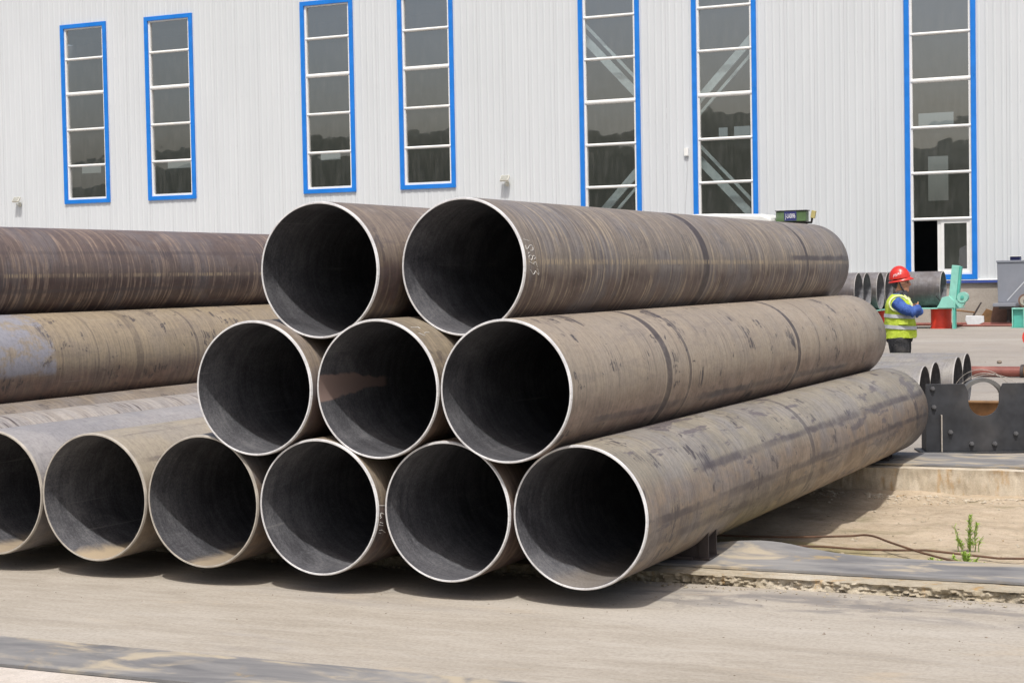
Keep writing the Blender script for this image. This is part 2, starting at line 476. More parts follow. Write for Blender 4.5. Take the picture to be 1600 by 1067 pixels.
    if patch:
        y0, y1, col = patch
        f = M.math('MULTIPLY', M.math('MULTIPLY', M.sstep(y, y0, y0+0.02), M.sstep(y, y1-0.03, y1, 1.0, 0.0)), M.math('MULTIPLY', M.sstep(mot, 0.42, 0.56, 0.15, 0.95), M.sstep(th, R(98), R(106), 1.0, 0.05)))
        c = M.mix(f, c, col)
    c = M.mix(M.sstep(grain, 0.30, 0.60, 0.24, 0.0), c, (0.05, 0.042, 0.04))
    hs = M.n('ShaderNodeHueSaturation'); hs.inputs['Saturation'].default_value = 1.17; M.L(c, hs.inputs['Color']); c = hs.outputs[0]
    rr = M.sstep(mot, 0.3, 0.7, 0.40, 0.62)
    M.bump(M.math('ADD', M.math('MULTIPLY', fine2, 0.6), M.math('MULTIPLY', grain, 0.6)), 0.10, 0.006)
    return M.fin(c, rr, 0.0, 0.5)

def bore_mat(name, seed, tone=1.0, sand=0.0, rust=0.0):
    rnd = random.Random(seed)
    M = Mat(name)
    o = lambda: (rnd.uniform(-40, 40), rnd.uniform(-40, 40), rnd.uniform(-40, 40))
    x, y, z = M.xyz()
    th = M.math('ARCTAN2', x, M.math('MULTIPLY', z, -1))   # 0 = bottom of the bore
    rg = M.noise(M.map((1.5, 22, 1.5), o()), 1, 3, 0.6)
    lo = M.noise(M.map((26, 0.5, 26), o()), 1, 4, 0.65)
    pa = M.noise(M.map((3, 1.6, 3), o()), 1, 6, 0.65, 0.8)
    gr = M.noise(M.map((70, 70, 70), o()), 1, 3, 0.7)
    a = M.math('MULTIPLY_ADD', M.math('SUBTRACT', rg, 0.5), 0.5, pa)
    a = M.math('MULTIPLY_ADD', M.math('SUBTRACT', gr, 0.5), 0.9, a)
    t = tone
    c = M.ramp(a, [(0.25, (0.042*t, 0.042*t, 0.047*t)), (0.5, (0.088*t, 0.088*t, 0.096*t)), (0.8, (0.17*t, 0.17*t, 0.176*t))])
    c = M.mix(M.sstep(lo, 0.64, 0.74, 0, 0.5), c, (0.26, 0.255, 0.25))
    if sand:
        d = M.math('ABSOLUTE', M.math('MULTIPLY_ADD', M.math('SUBTRACT', pa, 0.5), 0.9, th))
        f = M.math('MULTIPLY', M.sstep(d, 0.18, 0.5, 1.0, 0.0), sand)
        c = M.mix(f, c, (0.42, 0.335, 0.23))
    if rust:
        a0 = M.math('MULTIPLY_ADD', M.math('SUBTRACT', pa, 0.5), 0.30, M.math('ADD', th, R(90)))
        wd = M.sstep(y, 0.0, 0.85, 0.20, 0.075)
        f = M.math('MULTIPLY', M.sstep(M.math('SUBTRACT', M.math('ABSOLUTE', a0), wd), -0.02, 0.02, 1.0, 0.0), M.sstep(y, 0.78, 0.86, 1.0, 0.0))
        c = M.mix(M.math('MULTIPLY', f, rust), c, (0.30, 0.215, 0.185))
    M.bump(gr, 0.15, 0.004)
    return M.fin(c, 0.62, 0.0, 0.4)

def rim_mat():
    M = Mat('machined bare steel rim')
    n = M.noise(M.map((4, 4, 4)), 1, 6, 0.7)
    n2 = M.noise(M.map((60, 60, 60)), 1, 3, 0.6)
    c = M.ramp(n, [(0.3, (0.40, 0.39, 0.38)), (0.48, (0.62, 0.615, 0.61)), (0.62, (0.76, 0.76, 0.76))])
    c = M.mix(M.sstep(n2, 0.56, 0.72, 0, 0.55), c, (0.33, 0.29, 0.25))
    return M.fin(c, 0.42, 0.0, 0.6)
m_rim = rim_mat()
m_rim_dull = paint('dusty dull steel rim', (0.42, 0.385, 0.33), 0.6, 0.2, dirt_amt=0.4, scale=8)
m_chalk = paint('white chalk', (0.62, 0.61, 0.58), 0.9, 0.15, dirt_amt=0.3, scale=40)
m_blacksteel = paint('black primed steel', (0.030, 0.032, 0.037), 0.5, 0.35, dirt=(0.12, 0.11, 0.10), dirt_amt=0.35, scale=5)
m_darksteel = paint('dark brown steel', (0.060, 0.048, 0.046), 0.55, 0.3, dirt=(0.2, 0.15, 0.12), dirt_amt=0.4, scale=9)
m_bolt = paint('grey bolt', (0.10, 0.10, 0.105), 0.4, 0.2, scale=20)
m_teal = paint('mint green machine paint', (0.26, 0.60, 0.50), 0.4, 0.1, dirt_amt=0.3, scale=4)
m_teal_d = paint('deep mint machine paint', (0.10, 0.44, 0.36), 0.4, 0.1, dirt_amt=0.3, scale=4)
m_red = paint('red machine paint', (0.72, 0.055, 0.03), 0.4, 0.1, dirt_amt=0.12, scale=4)
m_redrust = paint('rusty red pipe paint', (0.26, 0.085, 0.065), 0.5, 0.25, dirt=(0.25, 0.2, 0.17), dirt_amt=0.6, scale=3)
m_rust = paint('orange rust', (0.26, 0.145, 0.065), 0.8, 0.3, dirt=(0.12, 0.06, 0.03), dirt_amt=0.6, scale=5)
m_brownplate = paint('brown rusty plate', (0.20, 0.115, 0.085), 0.75, 0.25, dirt=(0.10, 0.06, 0.05), dirt_amt=0.5, scale=4)
m_bin = paint('slate grey bin paint', (0.235, 0.25, 0.285), 0.45, 0.08, dirt_amt=0.2, scale=1.5)
m_bintrim = paint('light grey bin strip', (0.55, 0.57, 0.6), 0.4, 0.05)
m_cartwhite = paint('crumpled white board', (0.66, 0.68, 0.70), 0.6, 0.08, dirt_amt=0.3, scale=8)
m_truck = paint('dirty white truck paint', (0.68, 0.69, 0.66), 0.4, 0.05, dirt=(0.16, 0.12, 0.10), dirt_amt=0.9, scale=4.0)
m_signgreen = paint('green light box', (0.085, 0.15, 0.06), 0.4, 0.2, dirt=(0.25, 0.27, 0.24), dirt_amt=0.6, scale=6)
m_navyplate = paint('navy number plate', (0.03, 0.035, 0.14), 0.4, 0.1)
m_letter = paint('white lettering', (0.80, 0.80, 0.80), 0.5, 0.03)
m_blackrubber = paint('black rubber', (0.02, 0.02, 0.02), 0.7, 0.3)
m_amber = paint('amber lamp', (0.46, 0.40, 0.16), 0.35, 0.1)
m_cable = paint('rusty rod', (0.12, 0.065, 0.04), 0.8, 0.3, scale=12)
m_wire = paint('pale steel wire', (0.42, 0.38, 0.33), 0.5, 0.2, scale=30)
m_hill = concrete('wooded hill', (0.035, 0.045, 0.03), (0.05, 0.06, 0.04), (0.07, 0.075, 0.055), 0.06, speck=0.5)

# ------------------------------------------------------------------ setting: ground, yards, sand pit, hills
def sheet(name, x0, x1, y0, y1, nx, ny, zf, mat, skirt=None, **kw):
    mb = MB(); vs = []; fs = []
    for j in range(ny+1):
        for i in range(nx+1):
            x = x0 + (x1-x0)*i/nx; y = y0 + (y1-y0)*j/ny
            vs.append((x, y, zf(x, y)))
    for j in range(ny):
        for i in range(nx):
            a = j*(nx+1)+i
            fs.append((a, a+1, a+nx+2, a+nx+1))
    mb.add(vs, fs)
    o = mb.build(name, mat, fix=False, smooth=True, **kw)
    return o

ground = sheet('ground', -900, 900, -900, 900, 8, 8, lambda x, y: -0.32, m_earth)
tag(ground, 'bare earth under and beyond the yard', 'ground', kind='structure')

mb = MB().box(-120, 60, -70, 9.79, -0.30, 0.0)
tag(mb.build('yard_pavement', m_yard), 'pale dusty concrete yard in front of the pipes', 'pavement', kind='structure')
mb = MB().box(-120, 60, 15.9, 110, -0.30, 0.065)
tag(mb.build('yard_pavement', m_yard2), 'pale concrete yard between the pipes and the factory wall', 'pavement', kind='structure')

def sand_z(x, y):
    a = 0.040*fbm(x*0.9, y*1.3, 3.1, 4) + 0.018*fbm(x*4, y*5, 1.0, 4)
    edge = 0.05*max(0, 1-(y-10.7)/0.9) + 0.05*max(0, 1-(15.62-y)/0.5)
    return -0.20 + a + edge
tag(sheet('sand_pit', -16, 6, 10.3, 15.75, 300, 90, sand_z, m_sand), 'dry sand floor between the two concrete beams', 'sand', kind='structure')

def hill_z(x, y):
    t = max(0.0, min(1.0, (-y-120)/70.0))
    t = t*t*(3-2*t)
    h = 27 + 6*fbm(x*0.009, 0.3, 0, 4) + 3.0*fbm(x*0.05, y*0.05, 2, 4)
    return -0.5 + t*h
tag(sheet('hills', -520, 300, -330, -110, 150, 30, hill_z, m_hill), 'low wooded hills behind the camera', 'hills', kind='structure')

# ------------------------------------------------------------------ concrete beams and rubber belting
def rough_beam(name, mat, x0, x1, y0, y1, z0, z1, amp, label, nx=1500, seed=0.0, nz=9):
    """long beam along X whose front face is broken and uneven"""
    mb = MB(); vs = []; fs = []
    rows = nz + 4
    for i in range(nx+1):
        x = x0 + (x1-x0)*i/nx
        prof = []
        for j in range(nz+1):
            t = j/nz
            z = z0 + (z1-z0)*t
            d = amp*(0.5*fbm(x*4+seed, z*9, seed, 3) + 0.55*abs(fbm(x*15, z*34, seed+3, 4)) + 0.35*fbm(x*34, z*60, seed, 2) + 0.5*abs(fbm(x*1.7, seed, 2, 3)))
            if j == nz:
                d = amp*0.6*(fbm(x*5, seed+4, 0, 4) + 0.5*abs(fbm(x*16, seed, 0, 3))) - 0.004
            prof.append((x, y0 + d + 0.010*(1-t)*-1, z + (0.006*fbm(x*9, z*9, seed) if 0 < j < nz else 0)))
        zt = z1 + 0.004*fbm(x*3, seed, 1)
        prof[-1] = (prof[-1][0], prof[-1][1], zt - 0.004)
        prof.append((x, y0 + 0.035, zt))
        prof.append((x, (y0+y1)/2, zt))
        prof.append((x, y1, zt))
        prof.append((x, y1, z0))
        vs += prof
    r = nz + 5
    for i in range(nx):
        for j in range(r-1):
            a = i*r + j
            fs.append((a, a+r, a+r+1, a+1))
    mb.add(vs, fs)
    o = mb.build(name, mat, smooth=True, angle=38)
    return tag(o, label, 'concrete beam')

rough_beam('concrete_beam', m_kerb, -14, 5, 9.80, 10.72, -0.03, 0.064, 0.060, 'low crumbling concrete beam with broken front edge under the near ends of the pipes', seed=3.0)
rough_beam('concrete_beam', m_beam, -14, 5, 15.66, 16.0, -0.29, 0.066, 0.024, 'pale concrete beam with orange rust stains behind the sand', seed=9.0)

def belt(name, x0, x1, yf, yb, zf, t, label, nx=260, ny=10):
    mb = MB(); vs = []; fs = []
    for side in (1, 0):
        for i in range(nx+1):
            x = x0 + (x1-x0)*i/nx
            for j in range(ny+1):
                u = j/ny
                y = yf(x)*(1-u) + yb(x)*u
                vs.append((x, y, zf(x, u) + (t if side else 0)))
    n = (nx+1)*(ny+1)
    for i in range(nx):
        for j in range(ny):
            a = i*(ny+1)+j
            fs.append((a, a+ny+1, a+ny+2, a+1))
            fs.append((n+a, n+a+1, n+a+ny+2, n+a+ny+1))
    for i in range(nx):
        for j in (0, ny):
            a = i*(ny+1)+j
            fs.append((a, a+ny+1, n+a+ny+1, n+a))
    mb.add(vs, fs)
    return tag(mb.build(name, m_rubber, smooth=True, angle=35), label, 'rubber belt')

def wave(x, u):
    k = math.exp(-((x+3.15)/0.42)**2)
    return 0.068 + u*u*0.055*k + 0.006*u*fbm(x*1.3, 2.0) + 0.004*fbm(x*2.1, u*2)
belt('rubber_belt', -13, 4.5, lambda x: 9.985+0.02*fbm(x*0.5, 1), lambda x: 10.60+0.10*math.exp(-((x+3.2)/0.4)**2)+0.035*fbm(x*0.6, 4), wave, 0.014,
     'grey rubber belt strip with yellow stains lying on the near concrete beam')
belt('rubber_belt', -13, 4.5, lambda x: 15.80+0.015*fbm(x*0.5, 7), lambda x: 16.86+0.03*fbm(x*0.6, 3), lambda x, u: 0.071+0.003*fbm(x*2, u*2, 5), 0.014,
     'flat grey rubber belt strip lying on the far concrete beam')
belt('rubber_belt', -14, 4.5, lambda x: 6.53+0.012*fbm(x*0.5, 11), lambda x: 7.06+0.02*fbm(x*0.6, 13), lambda x, u: 0.006+0.004*abs(fbm(x*1.6, u*2, 8)), 0.014,
     'dusty grey rubber belt strip across the near left corner of the yard')
mb = MB().box(-14, 4.5, 4.0, 6.505, -0.05, 0.012)
tag(mb.build('concrete_slab', m_edge), 'pale pinkish concrete slab in the near left corner, beside the rubber belt', 'slab')

# ------------------------------------------------------------------ big steel pipes
def pipe_meshes(r, wall, L, seg=112):
    body = MB(); ri = r - wall
    def ring(rad, y): return [(rad*math.sin(2*math.pi*k/seg), y, rad*math.cos(2*math.pi*k/seg)) for k in range(seg)]
    ys = [0.014] + [L*i/12 for i in range(1, 12)] + [L-0.006]
    vs = []
    for y in ys: vs += ring(r, y)
    n_out = len(ys)
    vs += ring(r-0.006, L); vs += ring(ri, L)
    yi = [L*i/12 for i in range(11, 0, -1)] + [0.003]
    for y in yi: vs += ring(ri, y)
    nr = n_out + 2 + len(yi)
    fs = []; mi = []
    for i in range(nr-1):
        for k in range(seg):
            k2 = (k+1) % seg
            fs.append((i*seg+k, (i+1)*seg+k, (i+1)*seg+k2, i*seg+k2))
            mi.append(0 if i < n_out-1 else (2 if i <= n_out else 1))
    body.v = vs; body.f = fs; body.mi = mi
    rim = MB(); vs = ring(r, 0.014) + ring(r-0.005, 0.0) + ring(ri+0.0015, 0.0) + ring(ri, 0.003)
    fs = []
    for i in range(3):
        for k in range(seg):
            k2 = (k+1) % seg
            fs.append((i*seg+k, i*seg+k2, (i+1)*seg+k2, (i+1)*seg+k))
    rim.add(vs, fs)
    return body, rim

RAD = 0.4065
def big_pipe(loc, L, outer, bore, label, rim=None, group='big steel pipes in the pile', r=RAD, wall=0.0145, rz=0.0, seg=112, name='steel_pipe', spin=0.0):
    body, rm = pipe_meshes(r, wall, L, seg)
    o = body.build(name, [outer, bore, rim or m_rim], smooth=True, fix=False, angle=50)
    o.location = loc; o.rotation_euler = (0, spin, rz)
    ov = random.uniform(-0.005, 0.005)
    o.scale = (1+ov, 1, 1-ov)
    c = rm.build('machined_rim', rim or m_rim, parent=o, smooth=True, angle=25, fix=False)
    return tag(o, label, 'pipe', group)

def chalk(parent, strokes, r=RAD, w=0.0019):
    mb = MB()
    for st in strokes:
        pts = [Vector(((r+0.001)*math.sin(R(a)), y, (r+0.001)*math.cos(R(a)))) for y, a in st]
        # subdivide so that strokes follow the curve
        fine = []
        for p, q in zip(pts[:-1], pts[1:]):
            for t in range(4): fine.append(p.lerp(q, t/4))
        fine.append(pts[-1])
        fine = [Vector((p.x, p.y, p.z)) * 1 for p in fine]
        for p in fine:
            k = (r+0.0008)/math.hypot(p.x, p.z); p.x *= k; p.z *= k
        mb.tube(fine, w, 6)
    o = mb.build('chalk_mark', m_chalk, parent=parent, smooth=True)
    return o

P = {}
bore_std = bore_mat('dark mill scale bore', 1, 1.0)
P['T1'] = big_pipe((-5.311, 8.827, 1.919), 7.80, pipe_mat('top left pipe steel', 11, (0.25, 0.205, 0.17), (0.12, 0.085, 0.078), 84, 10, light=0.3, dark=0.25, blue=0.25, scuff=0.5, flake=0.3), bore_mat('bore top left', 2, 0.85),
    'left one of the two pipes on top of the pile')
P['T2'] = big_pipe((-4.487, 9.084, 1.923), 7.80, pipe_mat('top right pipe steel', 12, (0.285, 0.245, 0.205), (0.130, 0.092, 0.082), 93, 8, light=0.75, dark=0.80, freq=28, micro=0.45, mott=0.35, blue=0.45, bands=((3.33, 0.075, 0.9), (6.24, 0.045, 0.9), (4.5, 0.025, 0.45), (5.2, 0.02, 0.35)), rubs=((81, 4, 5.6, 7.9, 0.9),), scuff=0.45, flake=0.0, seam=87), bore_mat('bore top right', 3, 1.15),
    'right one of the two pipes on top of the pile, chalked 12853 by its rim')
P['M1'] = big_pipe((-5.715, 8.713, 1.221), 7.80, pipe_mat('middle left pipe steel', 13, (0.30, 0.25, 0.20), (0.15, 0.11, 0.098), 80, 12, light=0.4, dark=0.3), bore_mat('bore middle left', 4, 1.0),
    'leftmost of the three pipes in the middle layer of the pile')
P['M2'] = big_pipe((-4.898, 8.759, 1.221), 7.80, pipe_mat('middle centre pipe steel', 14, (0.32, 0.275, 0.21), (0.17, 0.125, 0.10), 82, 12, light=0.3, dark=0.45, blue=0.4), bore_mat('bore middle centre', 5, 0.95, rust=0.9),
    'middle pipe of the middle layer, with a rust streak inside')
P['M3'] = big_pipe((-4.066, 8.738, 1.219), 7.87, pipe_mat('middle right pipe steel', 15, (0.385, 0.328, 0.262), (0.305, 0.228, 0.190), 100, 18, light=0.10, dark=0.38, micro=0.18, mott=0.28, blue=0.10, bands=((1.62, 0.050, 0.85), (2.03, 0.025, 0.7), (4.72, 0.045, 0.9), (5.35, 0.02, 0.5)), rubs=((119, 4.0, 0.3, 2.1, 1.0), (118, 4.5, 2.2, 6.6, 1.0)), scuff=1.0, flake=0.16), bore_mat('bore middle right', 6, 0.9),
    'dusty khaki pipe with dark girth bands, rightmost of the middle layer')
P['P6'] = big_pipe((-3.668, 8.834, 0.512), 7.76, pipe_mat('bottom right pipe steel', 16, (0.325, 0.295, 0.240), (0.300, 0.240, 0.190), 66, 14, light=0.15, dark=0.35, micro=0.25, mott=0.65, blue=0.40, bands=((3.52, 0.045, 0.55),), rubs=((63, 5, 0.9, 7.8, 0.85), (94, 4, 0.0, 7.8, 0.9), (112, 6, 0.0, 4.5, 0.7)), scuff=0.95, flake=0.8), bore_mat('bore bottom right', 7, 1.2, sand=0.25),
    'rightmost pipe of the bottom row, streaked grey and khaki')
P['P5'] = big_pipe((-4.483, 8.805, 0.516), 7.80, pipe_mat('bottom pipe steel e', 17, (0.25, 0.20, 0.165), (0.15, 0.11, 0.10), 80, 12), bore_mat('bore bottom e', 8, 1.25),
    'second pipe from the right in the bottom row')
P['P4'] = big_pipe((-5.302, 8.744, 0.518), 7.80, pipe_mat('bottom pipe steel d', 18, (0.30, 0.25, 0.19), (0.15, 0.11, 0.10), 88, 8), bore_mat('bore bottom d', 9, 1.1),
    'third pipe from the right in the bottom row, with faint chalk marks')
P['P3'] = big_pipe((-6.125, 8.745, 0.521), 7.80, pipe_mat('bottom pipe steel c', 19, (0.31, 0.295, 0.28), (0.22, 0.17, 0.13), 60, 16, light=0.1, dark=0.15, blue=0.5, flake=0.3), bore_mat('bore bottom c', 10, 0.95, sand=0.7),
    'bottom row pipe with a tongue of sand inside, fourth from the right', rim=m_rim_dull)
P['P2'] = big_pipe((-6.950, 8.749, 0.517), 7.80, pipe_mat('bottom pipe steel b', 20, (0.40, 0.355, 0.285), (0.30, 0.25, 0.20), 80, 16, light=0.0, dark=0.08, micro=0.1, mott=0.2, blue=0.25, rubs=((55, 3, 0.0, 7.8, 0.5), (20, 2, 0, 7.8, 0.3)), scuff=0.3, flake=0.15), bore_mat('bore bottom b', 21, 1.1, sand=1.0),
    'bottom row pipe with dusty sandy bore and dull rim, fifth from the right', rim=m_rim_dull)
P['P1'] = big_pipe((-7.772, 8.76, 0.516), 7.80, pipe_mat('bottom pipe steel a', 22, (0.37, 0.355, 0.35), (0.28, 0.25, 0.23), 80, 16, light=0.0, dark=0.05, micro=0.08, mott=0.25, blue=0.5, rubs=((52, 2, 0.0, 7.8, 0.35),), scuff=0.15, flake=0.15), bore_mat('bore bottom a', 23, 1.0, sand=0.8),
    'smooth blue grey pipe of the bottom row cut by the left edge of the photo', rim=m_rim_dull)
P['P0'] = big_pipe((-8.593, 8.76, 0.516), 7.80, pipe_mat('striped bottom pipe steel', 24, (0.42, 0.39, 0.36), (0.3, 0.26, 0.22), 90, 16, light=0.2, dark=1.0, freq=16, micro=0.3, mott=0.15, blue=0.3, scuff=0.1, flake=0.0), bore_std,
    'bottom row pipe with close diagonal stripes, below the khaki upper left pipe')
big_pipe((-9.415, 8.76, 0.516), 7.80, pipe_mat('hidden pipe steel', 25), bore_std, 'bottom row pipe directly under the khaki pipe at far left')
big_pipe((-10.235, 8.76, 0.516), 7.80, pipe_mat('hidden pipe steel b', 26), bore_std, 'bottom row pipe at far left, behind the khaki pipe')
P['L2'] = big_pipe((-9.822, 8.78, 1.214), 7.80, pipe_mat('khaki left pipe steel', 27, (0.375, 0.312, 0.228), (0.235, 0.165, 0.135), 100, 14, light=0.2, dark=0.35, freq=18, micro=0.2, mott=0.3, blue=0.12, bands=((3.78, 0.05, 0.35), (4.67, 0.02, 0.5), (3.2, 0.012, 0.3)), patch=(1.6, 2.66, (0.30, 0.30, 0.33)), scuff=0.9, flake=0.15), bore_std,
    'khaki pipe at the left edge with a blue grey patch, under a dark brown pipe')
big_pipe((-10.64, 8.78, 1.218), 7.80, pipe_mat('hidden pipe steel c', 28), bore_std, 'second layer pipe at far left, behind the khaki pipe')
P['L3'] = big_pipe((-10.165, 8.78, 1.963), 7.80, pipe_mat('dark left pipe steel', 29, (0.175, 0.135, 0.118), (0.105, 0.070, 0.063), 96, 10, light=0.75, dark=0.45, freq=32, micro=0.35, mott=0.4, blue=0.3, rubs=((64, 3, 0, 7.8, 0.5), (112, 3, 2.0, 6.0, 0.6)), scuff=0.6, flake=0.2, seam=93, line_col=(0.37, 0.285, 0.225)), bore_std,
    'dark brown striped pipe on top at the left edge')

chalk(P['T2'], [[(0.044, 68.2), (0.114, 69.5)],
    [(0.042, 73.4), (0.042, 76.5), (0.068, 76.0), (0.095, 73.7), (0.126, 73.1), (0.141, 74.9), (0.136, 77.0), (0.119, 77.9), (0.096, 77.6)], [(0.077, 79.3), (0.052, 80.5)],
    [(0.134, 85.0), (0.152, 83.2), (0.134, 82.0), (0.112, 82.6), (0.104, 84.6), (0.085, 85.9), (0.063, 84.6), (0.056, 82.9), (0.073, 81.7), (0.099, 82.2)],
    [(0.059, 87.0), (0.126, 89.4), (0.12, 87.8), (0.152, 87.2), (0.157, 89.4), (0.174, 91.3)],
    [(0.072, 93.5), (0.114, 97.4), (0.13, 96.9), (0.145, 94.5), (0.167, 96.1), (0.195, 97.9), (0.195, 95.7), (0.175, 92.9)]])
chalk(P['P4'], [[(0.011, 86.3), (0.078, 87.6)], [(0.028, 95.8), (0.033, 92.8), (0.069, 94.3)], [(0.029, 97.2), (0.043, 96.1)], [(0.032, 100.5), (0.068, 102.0)], [(0.029, 102.6), (0.079, 104.3)],
    [(0.042, 107.6), (0.073, 107.8), (0.107, 110.1), (0.13, 111.7)], [(0.047, 110.1), (0.075, 110.9)]], w=0.002)
chalk(P['M2'], [[(0.069, 37.6), (0.101, 40.9), (0.115, 40.8)], [(0.13, 38.6), (0.154, 37.6), (0.198, 38.0)], [(0.073, 29.0), (0.114, 30.0), (0.152, 29.5), (0.156, 31.8)]], w=0.0022)

# steel skids the pipes rest on, and the wedge chocks that hold the row
for y0, y1, lab in ((10.12, 10.34, 'flat dark steel skid bar under the near ends of the pipes'), (15.86, 16.06, 'flat dark steel skid bar under the far ends of the pipes')):
    mb = MB().box(-11.6, -3.45 if y0 < 12 else -3.62, y0, y1, 0.084, 0.1055)
    tag(mb.build('steel_skid', m_darksteel, bevel=0.002), lab, 'steel bar')

def chock(x, y, z, label, s=1.0):
    root = empty('steel_chock', (x, y, z))
    MB().box(-0.26*s, 0.03*s, -0.10*s, 0.10*s, 0, 0.014).build('base_plate', m_darksteel, root, bevel=0.002)
    for yy in (-0.075*s, 0.065*s):
        MB().prism([(-0.235*s, 0.014), (-0.045*s, 0.014), (-0.045*s, 0.165*s)], 'y', yy, yy+0.012).build('gusset', m_darksteel, root, bevel=0.001)
    # upright channel: web and two flanges
    MB().prism([(-0.045*s, -0.085*s), (0.02*s, -0.085*s), (0.02*s, -0.073*s), (-0.033*s, -0.073*s), (-0.033*s, 0.073*s), (0.02*s, 0.073*s), (0.02*s, 0.085*s), (-0.045*s, 0.085*s)], 'z', 0.014, 0.205*s).build('upright_channel', m_darksteel, root, bevel=0.0015)
    return tag(root, label, 'chock', 'steel wedge chocks beside the rightmost pipe')
chock(-3.37, 10.23, 0.0845, 'dark steel wedge chock holding the near end of the rightmost pipe')
chock(-3.54, 16.10, 0.0875, 'dark steel wedge chock holding the far end of the rightmost pipe', 0.98)
mb = MB(); mb.box(-0.09, 0.09, -0.05, 0.05, 0, 0.06)
tag(mb.build('timber_block', m_darksteel, loc=(-3.87, 17.85, 0.066), rot=(0, 0, 0.2), bevel=0.008), 'small dark block on the yard beyond the far chock', 'block')

# ------------------------------------------------------------------ black saddle bracket
m_strap = paint('grey strap steel', (0.13, 0.128, 0.122), 0.5, 0.2, scale=8)
def saddle():
    ang = math.atan2(0.368, 0.93)
    root = empty('saddle_bracket', (-3.391, 16.897, 0.066), ang)
    def plate_poly():
        cx = 0.603; r = 0.148; zc = 0.575-0.066
        left = [(0.045, 0.020), (0.045, 0.678), (0.418, 0.678), (0.455, 0.60)]
        arc = [(cx + r*math.cos(a), zc + r*math.sin(a)) for a in [math.pi + math.pi*k/24 for k in range(25)]]
        right = [(0.751, 0.60), (0.788, 0.678), (1.161, 0.678), (1.161, 0.020)]
        return left + arc + right
    for y0, nm in ((0.0, 'front_plate'),):
        MB().prism(plate_poly(), 'y', y0, y0+0.025).build(nm, m_blacksteel, root, bevel=0.002)
    MB().box(0.0, 1.206, -0.05, 0.40, 0, 0.018).build('base_plate', m_blacksteel, root, bevel=0.002)
    for x in (0.19, 1.01):
        MB().box(x-0.006, x+0.006, -0.040, -0.0005, 0.018, 0.38).build('rib', m_wire, root, bevel=0.001)
    for x in (0.06, 1.12):
        MB().box(x, x+0.02, 0.027, 0.328, 0.02, 0.40).build('side_web', m_blacksteel, root)
    hexm = None
    for x, z in ((0.11, 0.635), (0.121, 0.454), (0.279, 0.208), (0.481, 0.093), (0.703, 0.09), (0.906, 0.187), (1.085, 0.454), (1.09, 0.635)):
        mb = MB()
        mb.prism([(0.024*math.cos(math.pi*k/3), 0.024*math.sin(math.pi*k/3)) for k in range(6)], 'y', -0.02, -0.001)
        mb.tube([(0, -0.034, 0), (0, -0.018, 0)], 0.014, 10)
        if hexm is None: hexm = mb.mesh('bolt', m_bolt, bevel=0.0015)
        inst('bolt', hexm, root, (x, 0, z))
    # arched cap strap behind the front plate
    cx, zc, r0, r1 = 0.605, 0.505, 0.185, 0.222
    a0 = [math.pi*k/28 for k in range(29)]
    poly = [(cx + r1*math.cos(a), zc + r1*math.sin(a)) for a in a0] + [(cx + r0*math.cos(a), zc + r0*math.sin(a)) for a in reversed(a0)]
    MB().prism(poly, 'y', 0.03, 0.14).build('arched_strap', m_strap, root, smooth=True)
    return tag(root, 'black bolted steel saddle with a round notch, behind the far beam at right', 'bracket')
saddle()
for k, (dy, h, w) in enumerate(((0.0, 0.84, 0.36), (0.06, 0.80, 0.33), (0.1, 0.78, 0.40))):
    pts = []
    for i in range(25):
        t = math.pi*i/24
        pts.append((-2.97 + 0.03*k - w*math.cos(t)*(1+0.06*k), 17.85 + dy + 0.05*math.cos(2*t+k), 0.068 + (h-0.068)*math.sin(t)**0.6))
    tag(MB().tube(pts, 0.0035, 6).build('wire_hoop', m_wire, smooth=True), ['outermost', 'middle', 'lowest'][k] + ' of the thin pale wire hoops rising behind the black saddle', 'wire', 'wire hoops behind the black saddle')

# ------------------------------------------------------------------ medium pipes lying behind the saddle (axis along X)
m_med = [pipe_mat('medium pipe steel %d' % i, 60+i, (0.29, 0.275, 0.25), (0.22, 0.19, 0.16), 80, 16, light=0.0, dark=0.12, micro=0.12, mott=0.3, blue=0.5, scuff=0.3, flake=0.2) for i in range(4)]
m_medrim = paint('thin grey rim', (0.36, 0.34, 0.32), 0.5, 0.1, scale=12)
m_medbore = bore_mat('brown bore', 70, 0.8, rust=0.7)
for i, (x, y) in enumerate(((-3.94, 19.86), (-3.98, 20.70), (-3.94, 21.95), (-4.0, 22.93))):
    lab = ['nearest', 'second nearest', 'third nearest', 'farthest'][i] + ' of the four grey pipes lying behind the black saddle'
    big_pipe((x, y, 0.065+0.35), 6.0, m_med[i], m_medbore, lab, rim=m_medrim, group='pipes lying behind the black saddle', r=0.35, wall=0.010, rz=R(90), seg=72)

# rusty beam and thin red pipe beyond
def hbeam(loc, L, label):
    h, w, t = 0.20, 0.20, 0.012
    poly = [(-w/2, 0), (w/2, 0), (w/2, t), (t/2, t), (t/2, h-t), (w/2, h-t), (w/2, h), (-w/2, h), (-w/2, h-t), (-t/2, h-t), (-t/2, t), (-w/2, t)]
    o = MB().prism(poly, 'x', 0, L).build('steel_beam', m_rust, loc=loc, rot=(0, 0, 0.04))
    return tag(o, label, 'steel beam')
hbeam((-3.72, 21.2, 0.066), 4.0, 'orange rusty steel beam on the yard, seen through the notch of the black saddle')
root = MB().tube([(-6.4, 29.35, 0.16), (-4.24, 29.2, 0.16), (-1.5, 29.0, 0.16)], 0.085, 16).build('thin_pipe', m_redrust, smooth=True)
tag(root, 'thin red brown pipe lying on the yard beyond the grey pipes', 'pipe')
for x in (-4.22, -4.02):
    MB().tube([(x, 29.2, 0.165), (x+0.05, 29.195, 0.165)], 0.115, 18).build('collar', m_darksteel, root, smooth=True)
